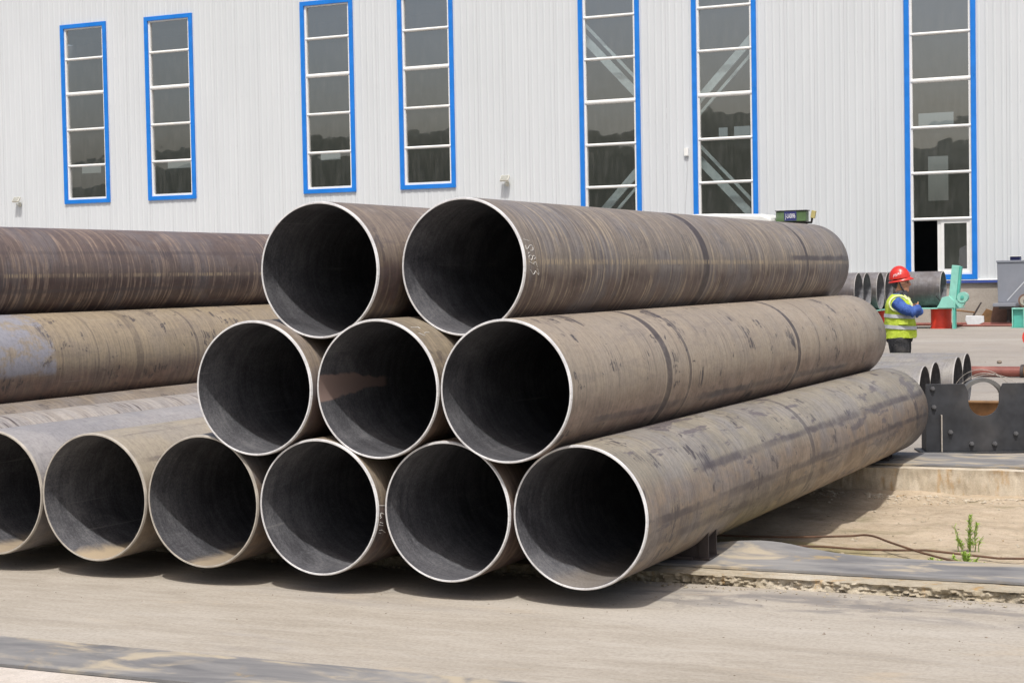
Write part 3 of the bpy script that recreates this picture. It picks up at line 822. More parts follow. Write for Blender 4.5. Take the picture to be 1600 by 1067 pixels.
MB().tube([(-4.17, 29.196, 0.165), (-4.02, 29.19, 0.165)], 0.10, 18).build('coupling', m_rust, root, smooth=True)
mb = MB().ball((0, 0, 0.03), 0.05, 0.04, 0.035, 8, 6)
tag(mb.build('stone', m_pebble, loc=(-5.23, 33.4, 0.065), smooth=True), 'lone stone on the yard beyond the thin red pipe', 'stone')

# ------------------------------------------------------------------ factory building
WY = 58.35
fac = empty('factory_building', (-30, WY, 0.065))
tag(fac, 'long white ribbed factory hall with tall blue framed windows', 'building')
def fp(mb, name, mat, parent=fac, **kw):
    o = mb.build(name, mat, **kw)
    o.parent = parent
    o.matrix_parent_inverse = Matrix.Identity(4)
    # vertices are written in world coordinates; shift them into the parent's frame
    off = Vector((0, 0, 0))
    p = parent
    while p is not None:
        off += p.location; p = p.parent
    o.data.transform(Matrix.Translation(-off))
    return o

WX = [-47.39, -43.10, -35.67, -31.36, -23.93, -19.62, -12.16, -7.87, -0.40]
WW = 2.348
ZT, ZB, Z0, ZR = 12.75, 5.28, 1.51, 16.0
XL, XR = -66.0, 6.0
PITCH = 0.281
def clad_panel(x0, x1, z0, z1):
    """one ribbed sheet"""
    mb = MB()
    w = x1 - x0; n = max(1, round(w/PITCH)); p = w/n
    pr = [(x0, 0.0)]
    for i in range(n):
        c = x0 + (i+0.5)*p
        pr += [(c-0.045, 0.0), (c-0.022, -0.011), (c+0.022, -0.011), (c+0.045, 0.0)]
    pr.append((x1-0.004, 0.0)); 
    vs = [(x, WY+y, z0) for x, y in pr] + [(x, WY+y, z1) for x, y in pr]
    k = len(pr)
    mb.add(vs, [(i, i+1, k+i+1, k+i) for i in range(k-1)])
    return fp(mb, 'cladding_panel', m_clad, fix=False)
def run(x0, x1, z0, z1):
    n = max(1, round((x1-x0)/(PITCH*4)))
    for i in range(n):
        clad_panel(x0 + (x1-x0)*i/n, x0 + (x1-x0)*(i+1)/n, z0, z1)
edges = [XL]
for k, x in enumerate(WX):
    run(edges[-1], x+0.05, Z0, ZR)
    if k < 4: run(x+0.05, x+WW-0.05, Z0, ZB+0.05)
    run(x+0.05, x+WW-0.05, ZT-0.05, ZR)
    edges.append(x+WW-0.05)
run(edges[-1], XR, Z0, ZR)

# screws in rows (too small to pick apart)
mb = MB()
x = XL
while x < XR:
    x += PITCH
    if any(a-0.1 < x < a+WW+0.1 for a in WX): continue
    for z in (2.2, 3.6, 5.41, 7.31, 9.26, 11.2, 13.1):
        mb.box(x-0.009, x+0.009, WY-0.012, WY-0.001, z-0.009+0.02*math.sin(x*3), z+0.009+0.02*math.sin(x*3))
tag(fp(mb, 'screw_heads', m_screw, fix=False), kind='stuff')

def window(x0, zb, zt, levels, thick, opening=False):
    w = empty('window', (x0+30, 0, 0)); w.parent = fac; w.location = (x0 + WW/2 + 30, 0, zb-0.065)
    x1 = x0 + WW; t = 0.165; y0, y1 = WY-0.075, WY+0.09
    # blue surround: four boards
    for (a, b, c, d) in ((x0, x0+t, zb, zt), (x1-t, x1, zb, zt), (x0+t, x1-t, zt-t, zt), (x0+t, x1-t, zb, zb+t)):
        fp(MB().box(a, b, y0, y1, c, d), 'blue_trim', m_blue, w, bevel=0.006)
    # white inner frame
    g = 0.085; a0, a1, b0, b1 = x0+t, x1-t, zb+t, zt-t
    for (a, b, c, d) in ((a0, a0+g, b0, b1), (a1-g, a1, b0, b1), (a0+g, a1-g, b1-g*0.6, b1), (a0+g, a1-g, b0, b0+g)):
        fp(MB().box(a, b, WY+0.0, WY+0.10, c, d), 'inner_frame', m_white, w, bevel=0.004)
    zs = sorted(levels)
    for z in zs:
        h = 0.075 if z == thick else 0.05
        mb = MB()
        n = 8
        poly = [(WY+0.02-0.05*math.sin(math.pi*k/n), z - h*math.cos(math.pi*k/n)) for k in range(n+1)] + [(WY+0.07, z+h), (WY+0.07, z-h)]
        mb.prism(poly, 'x', a0+g*0.5, a1-0.002)
        fp(mb, 'mullion', m_white, w, smooth=True, angle=35)
    lv = [b0] + zs + [b1]
    for lo, hi in zip(lv[:-1], lv[1:]):
        if opening and lo == b0: continue
        tilt = random.uniform(-0.008, 0.008); tl2 = random.uniform(-0.010, 0.010)
        mb = MB()
        mb.add([(a0, WY+0.075-tilt, lo), (a1, WY+0.075+tilt, lo), (a1, WY+0.075+tilt+tl2, hi), (a0, WY+0.075-tilt+tl2, hi)], [(0, 1, 2, 3)])
        fp(mb, 'pane', m_glass, w, fix=False)
    if opening:
        lo, hi = b0 + g, zs[0] - 0.05
        mx = (a0+a1)/2
        for nm, (xa, xb), yy in (('sash', (mx-0.02, a1-g), WY+0.03), ('sash_stile', (mx-0.14, mx-0.02), WY+0.06)):
            if nm == 'sash':
                f = 0.10
                mb = MB()
                mb.box(xa, xa+f, yy, yy+0.04, lo, hi); mb.box(xb-f, xb, yy, yy+0.04, lo, hi)
                mb.box(xa+f, xb-f, yy+0.001, yy+0.039, lo, lo+f); mb.box(xa+f, xb-f, yy+0.001, yy+0.039, hi-f, hi)
                fp(mb, nm, m_white, w)
                fp(MB().add([(xa+f, yy+0.02, lo+f), (xb-f, yy+0.02, lo+f), (xb-f, yy+0.02, hi-f), (xa+f, yy+0.02, hi-f)], [(0, 1, 2, 3)]), 'pane', m_glass, w, fix=False)
            else:
                fp(MB().box(xa, xb, yy, yy+0.03, lo, hi), nm, m_white, w)
    return w

for k, x in enumerate(WX):
    if k < 4: window(x, ZB, ZT, [6.86, 8.36, 9.86, 11.30], 9.86)
    elif k in (4, 5): window(x, Z0+0.02, ZT, [3.56, 5.07, 6.60, 8.14, 9.69, 11.20], 8.14)
    else: window(x, Z0+0.02, ZT, [3.55, 5.09, 6.61, 8.17, 9.72, 11.20], 8.17, opening=True)

# plinth, drip flashing, corner and roof, inside
fp(MB().box(XL, XR, WY-0.03, WY+0.22, 0.02, Z0-0.06), 'plinth', m_plinth)
fp(MB().prism([(WY-0.13, Z0-0.012), (WY-0.02, Z0+0.012), (WY+0.06, Z0+0.012), (WY+0.06, Z0-0.02)], 'x', XL, XR), 'drip_flashing', m_white)
fp(MB().box(XL, XR, WY-0.125, WY-0.035, Z0-0.105, Z0-0.022), 'drip_trim', m_navy)
BY = WY + 24.0
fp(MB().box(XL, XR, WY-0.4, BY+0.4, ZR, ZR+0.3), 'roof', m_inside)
holes = [(-16.097, -15.164, 5.11, 7.19), (-26.358, -25.903, 8.585, 9.08), (-25.567, -24.756, 8.59, 9.10), (-49.245, -47.995, 8.506, 8.949),
         (-59.458, -57.876, 8.476, 8.949), (-65.595, -64.211, 8.449, 8.95), (-16.527, -14.897, 8.629, 9.228), (-38.4, -37.2, 8.5, 8.95)]
xs = sorted({XL-12, XR} | {h[0] for h in holes} | {h[1] for h in holes}); zs = sorted({0.02, ZR} | {h[2] for h in holes} | {h[3] for h in holes})
mb = MB()
for i in range(len(xs)-1):
    for j in range(len(zs)-1):
        cx, cz = (xs[i]+xs[i+1])/2, (zs[j]+zs[j+1])/2
        if any(h[0] < cx < h[1] and h[2] < cz < h[3] for h in holes): continue
        mb.add([(xs[i], BY, zs[j]), (xs[i+1], BY, zs[j]), (xs[i+1], BY, zs[j+1]), (xs[i], BY, zs[j+1])], [(0, 1, 2, 3)])
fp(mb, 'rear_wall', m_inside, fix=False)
fp(MB().box(XL-12.2, XL-12, WY, BY, 0.02, ZR), 'end_wall', m_inside)
fp(MB().box(XR-0.2, XR, WY+0.3, BY, 0.02, ZR), 'end_wall', m_inside)
fp(MB().box(XL-12, XL, WY+0.1, WY+0.3, 0.02, ZR), 'inner_wall', m_inside)
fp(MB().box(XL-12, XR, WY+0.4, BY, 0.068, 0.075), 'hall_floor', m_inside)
# cross bracing just inside, between the fifth and sixth window
def brace(a, b):
    a = Vector(a); b = Vector(b); d = (b-a).normalized(); n = Vector((-d.z, 0, d.x))
    for off, wd, yy in ((0.0, 0.14, 0.0), (0.34, 0.05, 0.12)):
        mb = MB()
        p = [a + n*(off-wd), a + n*(off+wd), b + n*(off+wd), b + n*(off-wd)]
        p = [q + Vector((0, yy, 0)) for q in p]
        mb.add([q for q in p] + [q + Vector((0, 0.08, 0)) for q in p], [(0, 1, 2, 3), (7, 6, 5, 4), (0, 4, 5, 1), (1, 5, 6, 2), (2, 6, 7, 3), (3, 7, 4, 0)])
        fp(mb, 'brace', m_teal_brace)
    return
yb = WY + 0.35
brace((-24.6, yb, 11.3), (-17.3, yb, 3.55))
brace((-16.9, yb, 10.75), (-24.5, yb, 2.9))
for x in (-25.2, -16.6, -37.2, -28.9, -49.0, -40.6, -13.0):
    fp(MB().box(x-0.18, x+0.18, WY+0.75, WY+1.15, 0.07, ZR), 'column', m_inside)
# wall fittings
def floodlight(x, z, label):
    root = empty('floodlight', (x, WY-0.02, z))
    Mx = Matrix.Rotation(R(-38), 4, 'X')
    h = MB().box(-0.17, 0.17, -0.34, -0.25, -0.10, 0.14, Mx).build('lamp_housing', m_lampgrey, root, bevel=0.008)
    MB().box(-0.145, 0.145, -0.346, -0.341, -0.08, 0.12, Mx).build('lens', m_lens, root)
    MB().box(-0.03, 0.03, -0.22, 0.0, -0.03, 0.03).build('bracket', m_lampgrey, root)
    MB().box(-0.07, 0.07, -0.02, 0.0, -0.09, 0.09).build('wall_plate', m_lampgrey, root)
    tag(root, label, 'floodlight', 'floodlights on the factory wall')
floodlight(-49.80, 5.35, 'small cream floodlight low on the wall left of the first window')
floodlight(-26.88, 5.33, 'small cream floodlight on the wall right of the fourth window')
root = MB().box(-0.08, 0.08, -0.10, -0.026, -0.14, 0.14).build('junction_box', m_white, loc=(-19.86, WY, 6.18), bevel=0.01)
tag(root, 'small white junction box left of the sixth window', 'junction box')
pts = [(0.0, -0.04, -0.16), (0.02, -0.04, -0.6), (-0.03, -0.04, -1.2), (-0.08, -0.04, -2.0), (-0.05, -0.04, -4.4)]
MB().tube(pts, 0.008, 6).build('cable', m_screw, root, smooth=True)

# ------------------------------------------------------------------ pipes on the roller bed by the wall
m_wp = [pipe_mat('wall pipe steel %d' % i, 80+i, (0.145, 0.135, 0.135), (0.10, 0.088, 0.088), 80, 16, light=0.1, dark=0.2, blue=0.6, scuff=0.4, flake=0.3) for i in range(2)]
m_wbore = bore_mat('grey bore', 90, 1.9)
for i, (x, y) in enumerate(((-11.62, 49.2), (-11.66, 50.4), (-11.53, 51.6), (-11.54, 52.8), (-10.12, 54.0))):
    lab = ['nearest and leftmost', 'second nearest', 'third', 'fourth'][i] + ' of the pipe ends on the roller bed left of the worker' if i < 4 else 'grey pipe on the roller bed directly behind the worker'
    big_pipe((x, y, 0.70+0.555), 9.0, m_wp[i % 2], m_wbore, lab, rim=m_medrim, group='pipes on the roller bed by the wall', r=0.555, wall=0.016, rz=R(90), seg=72)
def pedestal(x, y, label):
    root = empty('red_pedestal', (x, y, 0.066))
    MB().loft([(0, 0, 0.0, 0.33, 0.33), (0, 0, 0.025, 0.33, 0.33), (0, 0, 0.026, 0.305, 0.305), (0, 0, 0.58, 0.305, 0.305), (0, 0, 0.581, 0.32, 0.32), (0, 0, 0.60, 0.32, 0.32)], 32).build('drum', m_red, root, smooth=True)
    return tag(root, label, 'pedestal', 'red drum pedestals of the roller bed')
pedestal(-10.10, 53.45, 'bright red drum pedestal under the mint green lever')
pedestal(-11.68, 52.4, 'red drum pedestal half hidden behind the worker')
pedestal(-13.9, 50.0, 'red drum pedestal under the near pipes of the roller bed')
for x, y0, y1, lab in ((-10.35, 53.0, 54.7, 'mint green bed plate under the end of the pipe behind the worker'), (-12.2, 48.6, 54.7, 'mint green bed plate under the four near wall pipes'), (-16.5, 48.6, 54.7, 'mint green bed plate under the left part of the wall pipes')):
    mb = MB().box(x-0.65, x+0.75, y0, y1, 0.668, 0.698)
    tag(mb.build('bed_plate', m_teal, bevel=0.004), lab, 'plate', 'bed plates of the roller bed')
tag(MB().box(-16.9, -16.1, 48.8, 54.5, 0.066, 0.667).build('bed_support', m_teal_d, bevel=0.01), 'mint green box support under the left bed plate', 'support')

# mint green clamp lever
lev = empty('clamp_lever', (-9.62, 53.0, 0.066))
Mr = Matrix.Translation((-0.05, 0, 0.62)) @ Matrix.Rotation(R(6), 4, 'Y')
MB().box(-0.12, 0.10, -0.12, 0.12, 0.0, 1.30, Mr).build('arm', m_teal, lev, bevel=0.01)
MB().box(0.101, 0.17, -0.09, 0.09, 0.05, 1.28, Mr).build('arm_side', m_teal_d, lev, bevel=0.006)
MB().prism([(-0.50, 0.632), (0.02, 0.632), (0.02, 0.86), (-0.12, 1.0), (-0.33, 0.95), (-0.42, 0.75)], 'y', -0.18, 0.10).build('foot_casting', m_teal, lev, bevel=0.012)
mb = MB().tube([(0.27, -0.14, 0.95), (0.27, 0.14, 0.95)], 0.16, 24)
mb.tube([(0.20, -0.12, 0.80), (0.20, 0.12, 0.80)], 0.13, 24)
mb.box(0.05, 0.22, -0.08, 0.08, 0.70, 1.0)
MB.build(mb, 'pivot_cylinder', m_teal, lev, smooth=True)
MB().tube([(0.27, -0.17, 0.95), (0.27, -0.141, 0.95)], 0.05, 12).build('pivot_pin', m_teal_d, lev, smooth=True)
MB().box(0.0, 0.05, -0.12, 0.12, 0.0, 0.632).build('post', m_teal_d, lev, bevel=0.004)
MB().box(-0.03, 0.0, -0.16, 0.16, 0.0, 0.632).build('post_flange', m_teal, lev, bevel=0.003)
MB().tube([(-0.52, -0.1, 1.0), (-0.40, -0.1, 0.86), (-0.3, -0.1, 0.92)], 0.02, 8).build('hose', m_blackrubber, lev, smooth=True)
tag(lev, 'mint green clamp lever standing beside the red drum', 'machine')

# red rail pipes and scrap at the foot of the wall
tag(MB().tube([(-11.6, 56.1, 0.11), (-9.9, 56.05, 0.12), (-8.3, 56.0, 0.11), (-6.0, 55.9, 0.11)], 0.05, 10).build('floor_pipe', m_redrust, smooth=True), 'thin red pipe along the floor at the foot of the wall', 'pipe')
tag(MB().tube([(-10.6, 54.9, 0.10), (-9.6, 55.0, 0.10), (-7.0, 55.1, 0.10)], 0.035, 10).build('floor_pipe', m_redrust, smooth=True), 'red floor pipe running from the red drum to the mint green stand', 'pipe')
tag(MB().tube([(-11.5, 57.5, 0.62), (-10.3, 57.4, 0.52), (-9.75, 57.35, 0.45)], 0.03, 8).build('scrap_rod', m_rust, smooth=True), 'orange rusty rod leaning behind the red drum', 'rod')
mb = MB().prism([(-0.29, 0.19), (-0.27, 0.33), (0.27, 0.31), (0.28, 0.12), (0.05, 0.02), (-0.20, 0.0)], 'y', -0.16, 0.18)
tag(mb.build('white_box', m_cartwhite, loc=(-9.43, 55.5, 0.066), rot=(0, 0, 0.12), bevel=0.012), 'crumpled white box on the ground between the green machines', 'box')
mb = MB().prism([(-0.27, 0.0), (0.0, 0.44), (0.05, 0.44), (-0.20, 0.0)], 'y', -0.02, 0.02)
tag(mb.build('scrap_strip', m_darksteel, loc=(-9.62, 57.7, 0.33)), 'dark scrap strip leaning on the plinth above the white box', 'scrap')
mb = MB().prism([(-0.42, 0.0), (0.20, 0.0), (0.16, 0.42), (-0.06, 0.50)], 'y', -0.02, 0.04)
tag(mb.build('scrap_plate', m_rust, loc=(-9.35, 57.6, 0.066), rot=(0.12, 0, 0)), 'orange rusty scrap plate leaning beside the scrap strip', 'scrap')
mb = MB().prism([(-0.35, 0.0), (0.75, 0.0), (0.75, 0.60), (-0.22, 0.60)], 'y', -0.02, 0.03)
tag(mb.build('scrap_plate', m_brownplate, loc=(-8.93, 57.4, 0.066), rot=(0.10, 0, 0), bevel=0.004), 'brown steel plate leaning below the grey bin', 'scrap')

# slate grey bin
bn = empty('grey_hopper', (-8.0, 56.5, 0.066))
MB().prism([(-0.90, 2.03), (1.5, 2.03), (1.5, 0.70), (-0.875, 0.70)], 'y', 0.0, 1.2).build('body', m_bin, bn, bevel=0.01)
MB().box(-0.92, 1.5, -0.03, -0.001, 1.99, 2.05).build('top_lip', m_bin, bn, bevel=0.004)
d = Vector((0.54, 0, 0.60)).normalized(); n = Vector((-d.z, 0, d.x))*0.016
a = Vector((-0.59, -0.012, 0.77)); b = a + d*1.3
MB().add([a-n, a+n, b+n, b-n] + [q + Vector((0, 0.011, 0)) for q in (a-n, a+n, b+n, b-n)], [(0, 1, 2, 3), (7, 6, 5, 4), (0, 4, 5, 1), (1, 5, 6, 2), (2, 6, 7, 3), (3, 7, 4, 0)]).build('diagonal_strip', m_bintrim, bn)
MB().box(-0.90, -0.20, -0.9, -0.05, 0.60, 0.70).build('tray', m_bin, bn, bevel=0.01)
MB().box(-0.72, -0.16, -0.85, -0.1, 0.52, 0.598).build('tray_frame', m_darksteel, bn)
for x in (-0.6, 1.2):
    MB().box(x-0.05, x+0.05, 0.3, 0.9, 0.0, 0.70).build('leg', m_darksteel, bn)
MB().box(-0.52, -0.22, 0.2, 0.5, 2.031, 2.17).build('vent_box', m_navyplate, bn)
MB().box(-0.58, -0.16, 0.12, 0.55, 2.171, 2.19).build('vent_cap', m_white, bn)
tag(bn, 'slate grey steel hopper with a pale diagonal strip against the wall', 'hopper')

st = empty('green_stand', (-7.5, 53.9, 0.066))
MB().box(-0.52, 0.52, -0.30, 0.30, 0.56, 0.60).build('top_plate', m_teal, st, bevel=0.004)
MB().box(-0.48, 0.48, -0.20, 0.20, 0.02, 0.56).build('web', m_teal_d, st, bevel=0.004)
for x in (-0.50, -0.17, 0.17, 0.48):
    MB().box(x-0.015, x+0.015, -0.29, 0.29, 0.02, 0.558).build('rib', m_teal, st, bevel=0.003)
MB().box(-0.54, 0.54, -0.32, 0.32, 0.0, 0.018).build('foot_plate', m_teal_d, st)
tag(st, 'mint green ribbed stand at the right edge under the brown wheel', 'stand')
wh = empty('roller_wheel', (-7.66, 53.95, 0.666))
def disc(mb, c, r0, r1, y0, y1, seg=36):
    poly = [(c[0]+r1*math.cos(2*math.pi*k/seg), c[1]+r1*math.sin(2*math.pi*k/seg)) for k in range(seg)]
    return mb.prism(poly, 'y', y0, y1)
disc(MB(), (0, 0.215), 0, 0.205, -0.10, 0.10).build('tyre', m_brownplate, wh, smooth=True, angle=40)
disc(MB(), (0, 0.215), 0, 0.15, -0.115, -0.101).build('hub_disc', m_plinth, wh, smooth=True, angle=40)
disc(MB(), (0, 0.215), 0, 0.04, -0.15, -0.116).build('axle', m_darksteel, wh, smooth=True, angle=40)
MB().box(-0.3, 0.3, -0.12, 0.12, 0.0, 0.012).build('bracket', m_darksteel, wh)
tag(wh, 'brown roller wheel on the mint green stand at the right edge', 'wheel')
rw = empty('red_disc', (-5.515, 40.0, 0.066))  # red disc of unknown use; hub and foot are invented
disc(MB(), (0, 0.24), 0, 0.235, -0.06, 0.06).build('disc', m_red, rw, smooth=True, angle=40)
disc(MB(), (0, 0.24), 0, 0.07, -0.10, 0.10).build('hub', m_darksteel, rw, smooth=True, angle=40)
MB().box(-0.14, 0.14, -0.1, 0.1, 0.0, 0.02).build('foot', m_darksteel, rw)
tag(rw, 'bright red round disc just entering at the right edge of the yard', 'roller')

# ------------------------------------------------------------------ parked truck behind the pile
tr = empty('parked_truck', (-11.6, 36.2, 0.066))
prof = [(-2.6, 0.55), (1.45, 0.55), (1.45, 2.95), (1.25, 3.03), (0.2, 3.07), (-0.3, 3.07), (-1.2, 3.02), (-2.2, 2.90), (-2.6, 2.7)]
MB().prism(prof, 'y', -1.0, 1.0).build('body', m_truck, tr, bevel=0.06)
sg = MB().box(1.47, 2.12, -0.72, -0.48, 2.86, 3.075).build('light_box', m_signgreen, tr, bevel=0.012)
MB().box(1.46, 2.14, -0.74, -0.46, 3.078, 3.095).build('light_box_lid', m_blackrubber, tr)
MB().box(1.66, 1.92, -0.735, -0.725, 2.875, 3.07).build('number_plate', m_navyplate, sg)
vs, fs = text_mesh('J-LA0096', 0.072)
mb = MB(); mb.add([(1.79 + x*0.80, -0.7365, 2.972 + y*1.9) for x, y, z in vs], fs)
mb.build('lettering', m_letter, sg, fix=False)
MB().box(1.46, 2.10, -0.68, -0.5, 2.77, 2.855).build('light_box_base', m_blackrubber, tr)
MB().tube([(2.10, -0.6, 2.83), (2.22, -0.66, 2.83), (2.25, -0.7, 2.92)], 0.025, 8).build('lamp_arm', m_blackrubber, tr, smooth=True)
MB().box(-0.045, 0.045, -0.04, 0.04, -0.075, 0.085, Matrix.Translation((2.275, -0.7, 2.99)) @ Matrix.Rotation(R(12), 4, 'Y')).build('side_lamp', m_amber, tr, bevel=0.008)
MB().box(-2.7, 1.6, -0.9, 0.9, 0.40, 0.548).build('chassis', m_blackrubber, tr)
for x in (-1.9, 0.8):
    for y in (-0.92, 0.72):
        w = disc(MB(), (x, 0.42), 0, 0.42, y, y+0.22).build('wheel', m_blackrubber, tr, smooth=True, angle=40)
        disc(MB(), (x, 0.42), 0, 0.22, y-0.012, y-0.001).build('hub', m_bintrim, w, smooth=True, angle=40)
tag(tr, 'white truck roof with green numbered light box behind the top pipe', 'truck')

# ------------------------------------------------------------------ worker
def skin_mat():
    M = Mat('skin')
    n = M.noise(M.map(), 30, 4, 0.6)
    return M.fin(M.mix(n, (0.42, 0.20, 0.12), (0.52, 0.27, 0.17)), 0.5, 0, 0.4)
def cloth(name, c0, c1, scale=14, dirt=0.0):
    M = Mat(name)
    n = M.noise(M.map(), scale, 5, 0.65, 0.6); f = M.noise(M.map(), 5, 3, 0.6, 0.5)
    c = M.mix(M.sstep(n, 0.3, 0.7), c0, c1)
    if dirt: c = M.mix(M.math('MULTIPLY', M.sstep(f, 0.5, 0.75), dirt), c, (0.20, 0.18, 0.16))
    M.bump(M.math('ADD', n, M.math('MULTIPLY', f, 2.0)), 0.5, 0.03)
    return M.fin(c, 0.85, 0, 0.2)
m_skin = skin_mat()
m_jacket = cloth('blue work jacket', (0.045, 0.09, 0.30), (0.075, 0.145, 0.42), 12)
m_vest = cloth('lime safety vest', (0.42, 0.56, 0.03), (0.60, 0.72, 0.10), 7, 0.12)
m_vestedge = cloth('pale vest binding', (0.68, 0.74, 0.35), (0.76, 0.80, 0.45), 9)
m_silver = paint('silver reflective tape', (0.50, 0.51, 0.52), 0.35, 0.1, scale=20)
m_trous = cloth('charcoal trousers', (0.022, 0.022, 0.024), (0.055, 0.055, 0.058), 16, 0.3)
m_helmet = paint('red helmet plastic', (0.60, 0.035, 0.025), 0.28, 0.05, dirt_amt=0.05, scale=8)
m_scarf = cloth('dark patterned scarf', (0.015, 0.015, 0.02), (0.13, 0.13, 0.15), 45)

def worker():
    body = MB()
    # head, neck, trunk, arms, legs grown into one surface by a voxel remesh
    body.ball((0.045, 0, 1.615), 0.098, 0.076, 0.125, 20, 14)
    body.ball((0.060, 0, 1.545), 0.078, 0.060, 0.075, 18, 12)          # jaw
    body.ball((0.115, 0, 1.510), 0.026, 0.026, 0.022, 12, 8)           # chin
    body.tube([(0.132, 0, 1.640), (0.158, 0, 1.592), (0.140, 0, 1.578)], [0.010, 0.018, 0.014], 10)   # nose
    body.tube([(0.124, -0.022, 1.548), (0.136, 0, 1.550), (0.124, 0.022, 1.548)], 0.009, 8)   # upper lip
    body.tube([(0.122, -0.020, 1.534), (0.132, 0, 1.535), (0.122, 0.020, 1.534)], 0.009, 8)   # lower lip
    body.tube([(0.126, -0.045, 1.655), (0.142, 0, 1.660), (0.126, 0.045, 1.655)], 0.011, 8)   # brow
    for s in (-1, 1):
        body.ball((0.028, s*0.079, 1.610), 0.024, 0.012, 0.034, 10, 8) # ears
        body.ball((0.108, s*0.040, 1.590), 0.030, 0.024, 0.025, 10, 8) # cheeks
    body.tube([(-0.01, 0, 1.36), (0.01, 0, 1.47), (0.03, 0, 1.56)], [0.075, 0.062, 0.060], 16)
    body.loft([(0.0, 0, 0.84, 0.13, 0.16), (0.01, 0, 0.95, 0.145, 0.175), (0.015, 0, 1.08, 0.15, 0.165), (0.0, 0, 1.25, 0.14, 0.18), (-0.015, 0, 1.37, 0.11, 0.19), (-0.015, 0, 1.41, 0.07, 0.12)], 24)
    arms = {-1: [(-0.02, -0.19, 1.36), (0.10, -0.245, 1.26), (0.215, -0.255, 1.225), (0.265, -0.10, 1.255), (0.245, 0.06, 1.275)],
             1: [(-0.02, 0.19, 1.36), (0.10, 0.245, 1.25), (0.215, 0.25, 1.205), (0.258, 0.18, 1.215), (0.215, 0.11, 1.235)]}
    for s, pts in arms.items():
        body.tube(pts, [0.056, 0.050, 0.042, 0.038, 0.028], 12)
        w = Vector(pts[-1]); d = (Vector(pts[-1]) - Vector(pts[-2])).normalized()
        up = Vector((0.15, 0, 1)).normalized()
        pc = w + d*0.05
        body.ball(pc, 0.028, 0.048, 0.042, 12, 8)                     # palm
        for k, ln in enumerate((0.070, 0.080, 0.074, 0.058)):         # four fingers, curled round the other arm
            q = pc + d*0.035 + up*(0.030-0.020*k)
            body.tube([q, q + d*ln*0.5 + Vector((-0.004, 0, 0)), q + d*ln*0.85 + Vector((-0.022, 0, 0)), q + d*ln*0.95 + Vector((-0.042, 0, 0))], [0.0095, 0.009, 0.0085, 0.007], 8)
        q = w + d*0.03 + up*0.035
        body.tube([q, q + d*0.025 + up*0.028, q + d*0.058 + up*0.030], [0.011, 0.010, 0.008], 8)  # thumb
    for s in (-1, 1):
        body.tube([(0.0, s*0.085, 0.88), (0.015, s*0.10, 0.49), (-0.005, s*0.105, 0.10)], [0.085, 0.060, 0.042], 14)
        body.tube([(-0.05, s*0.105, 0.05), (0.06, s*0.11, 0.045), (0.16, s*0.115, 0.035)], [0.036, 0.036, 0.026], 10)
    root = bpy.data.objects.new('person', remeshed(body, 0.007, 1))
    root.data.materials.append(m_skin)
    COL.objects.link(root)
    def dress(name, mb, mat, voxel=0.011, it=2):
        o = bpy.data.objects.new(name, remeshed(mb, voxel, it)); o.data.materials.append(mat)
        COL.objects.link(o); o.parent = root
        return o
    j = MB()
    j.loft([(0.0, 0, 0.86, 0.165, 0.195), (0.01, 0, 1.0, 0.175, 0.20), (0.01, 0, 1.2, 0.17, 0.21), (-0.01, 0, 1.34, 0.145, 0.225), (-0.01, 0, 1.415, 0.10, 0.17), (0.0, 0, 1.47, 0.078, 0.085)], 28)
    for s, pts in arms.items():
        wr = [Vector(p) for p in pts]
        w2 = wr[:4] + [wr[3].lerp(wr[4], 0.75)]
        j.tube(w2, [0.088, 0.080, 0.072, 0.060, 0.050], 14)
        for k in range(4):                                             # cloth folds
            c = wr[1].lerp(wr[2], k/3)
            j.ball(c + Vector((0, s*0.012, 0.004*(-1)**k)), 0.030, 0.076, 0.082, 12, 8)
    dress('jacket', j, m_jacket, 0.010, 3)
    v = MB()
    v.loft([(0.005, 0, 0.868, 0.225, 0.235), (0.01, 0, 0.90, 0.228, 0.236), (0.012, 0, 1.05, 0.215, 0.228), (0.005, 0, 1.18, 0.200, 0.225), (-0.008, 0, 1.30, 0.182, 0.225), (-0.012, 0, 1.38, 0.155, 0.215), (-0.012, 0, 1.43, 0.115, 0.165), (-0.01, 0, 1.462, 0.088, 0.10)], 36)
    vm = v.mesh('vest', m_vest, smooth=True, angle=60)
    for vert in vm.vertices:
        n = fbm(vert.co.x*7, vert.co.y*7, vert.co.z*5, 3)
        k = 1 + 0.05*n
        vert.co.x *= k; vert.co.y *= k
        if vert.co.z < 0.89: vert.co.z += 0.02*n - 0.06*max(0, vert.co.x)
    inst('vest', vm, root)
    for z0, z1, a, b in ((1.135, 1.185, 0.209, 0.233), (0.985, 1.035, 0.224, 0.238)):
        t = MB(); seg = 40; vs = []; fs = []
        for z, da in ((z0, 0.006), (z1, 0.0)):
            for k in range(seg):
                th = 2*math.pi*k/seg
                q = Vector((0.010 + (a+da)*math.cos(th), (b+da*0.5)*math.sin(th), z - 0.03*math.cos(th)*0.5))
                kk = 1 + 0.05*max(0, fbm(q.x*7, q.y*7, q.z*5, 3)) + 0.006
                vs.append((q.x*kk, q.y*kk, q.z))
        for k in range(seg):
            fs.append((k, (k+1) % seg, seg+(k+1) % seg, seg+k))
        t.add(vs, fs).build('reflective_band', m_silver, root, smooth=True)
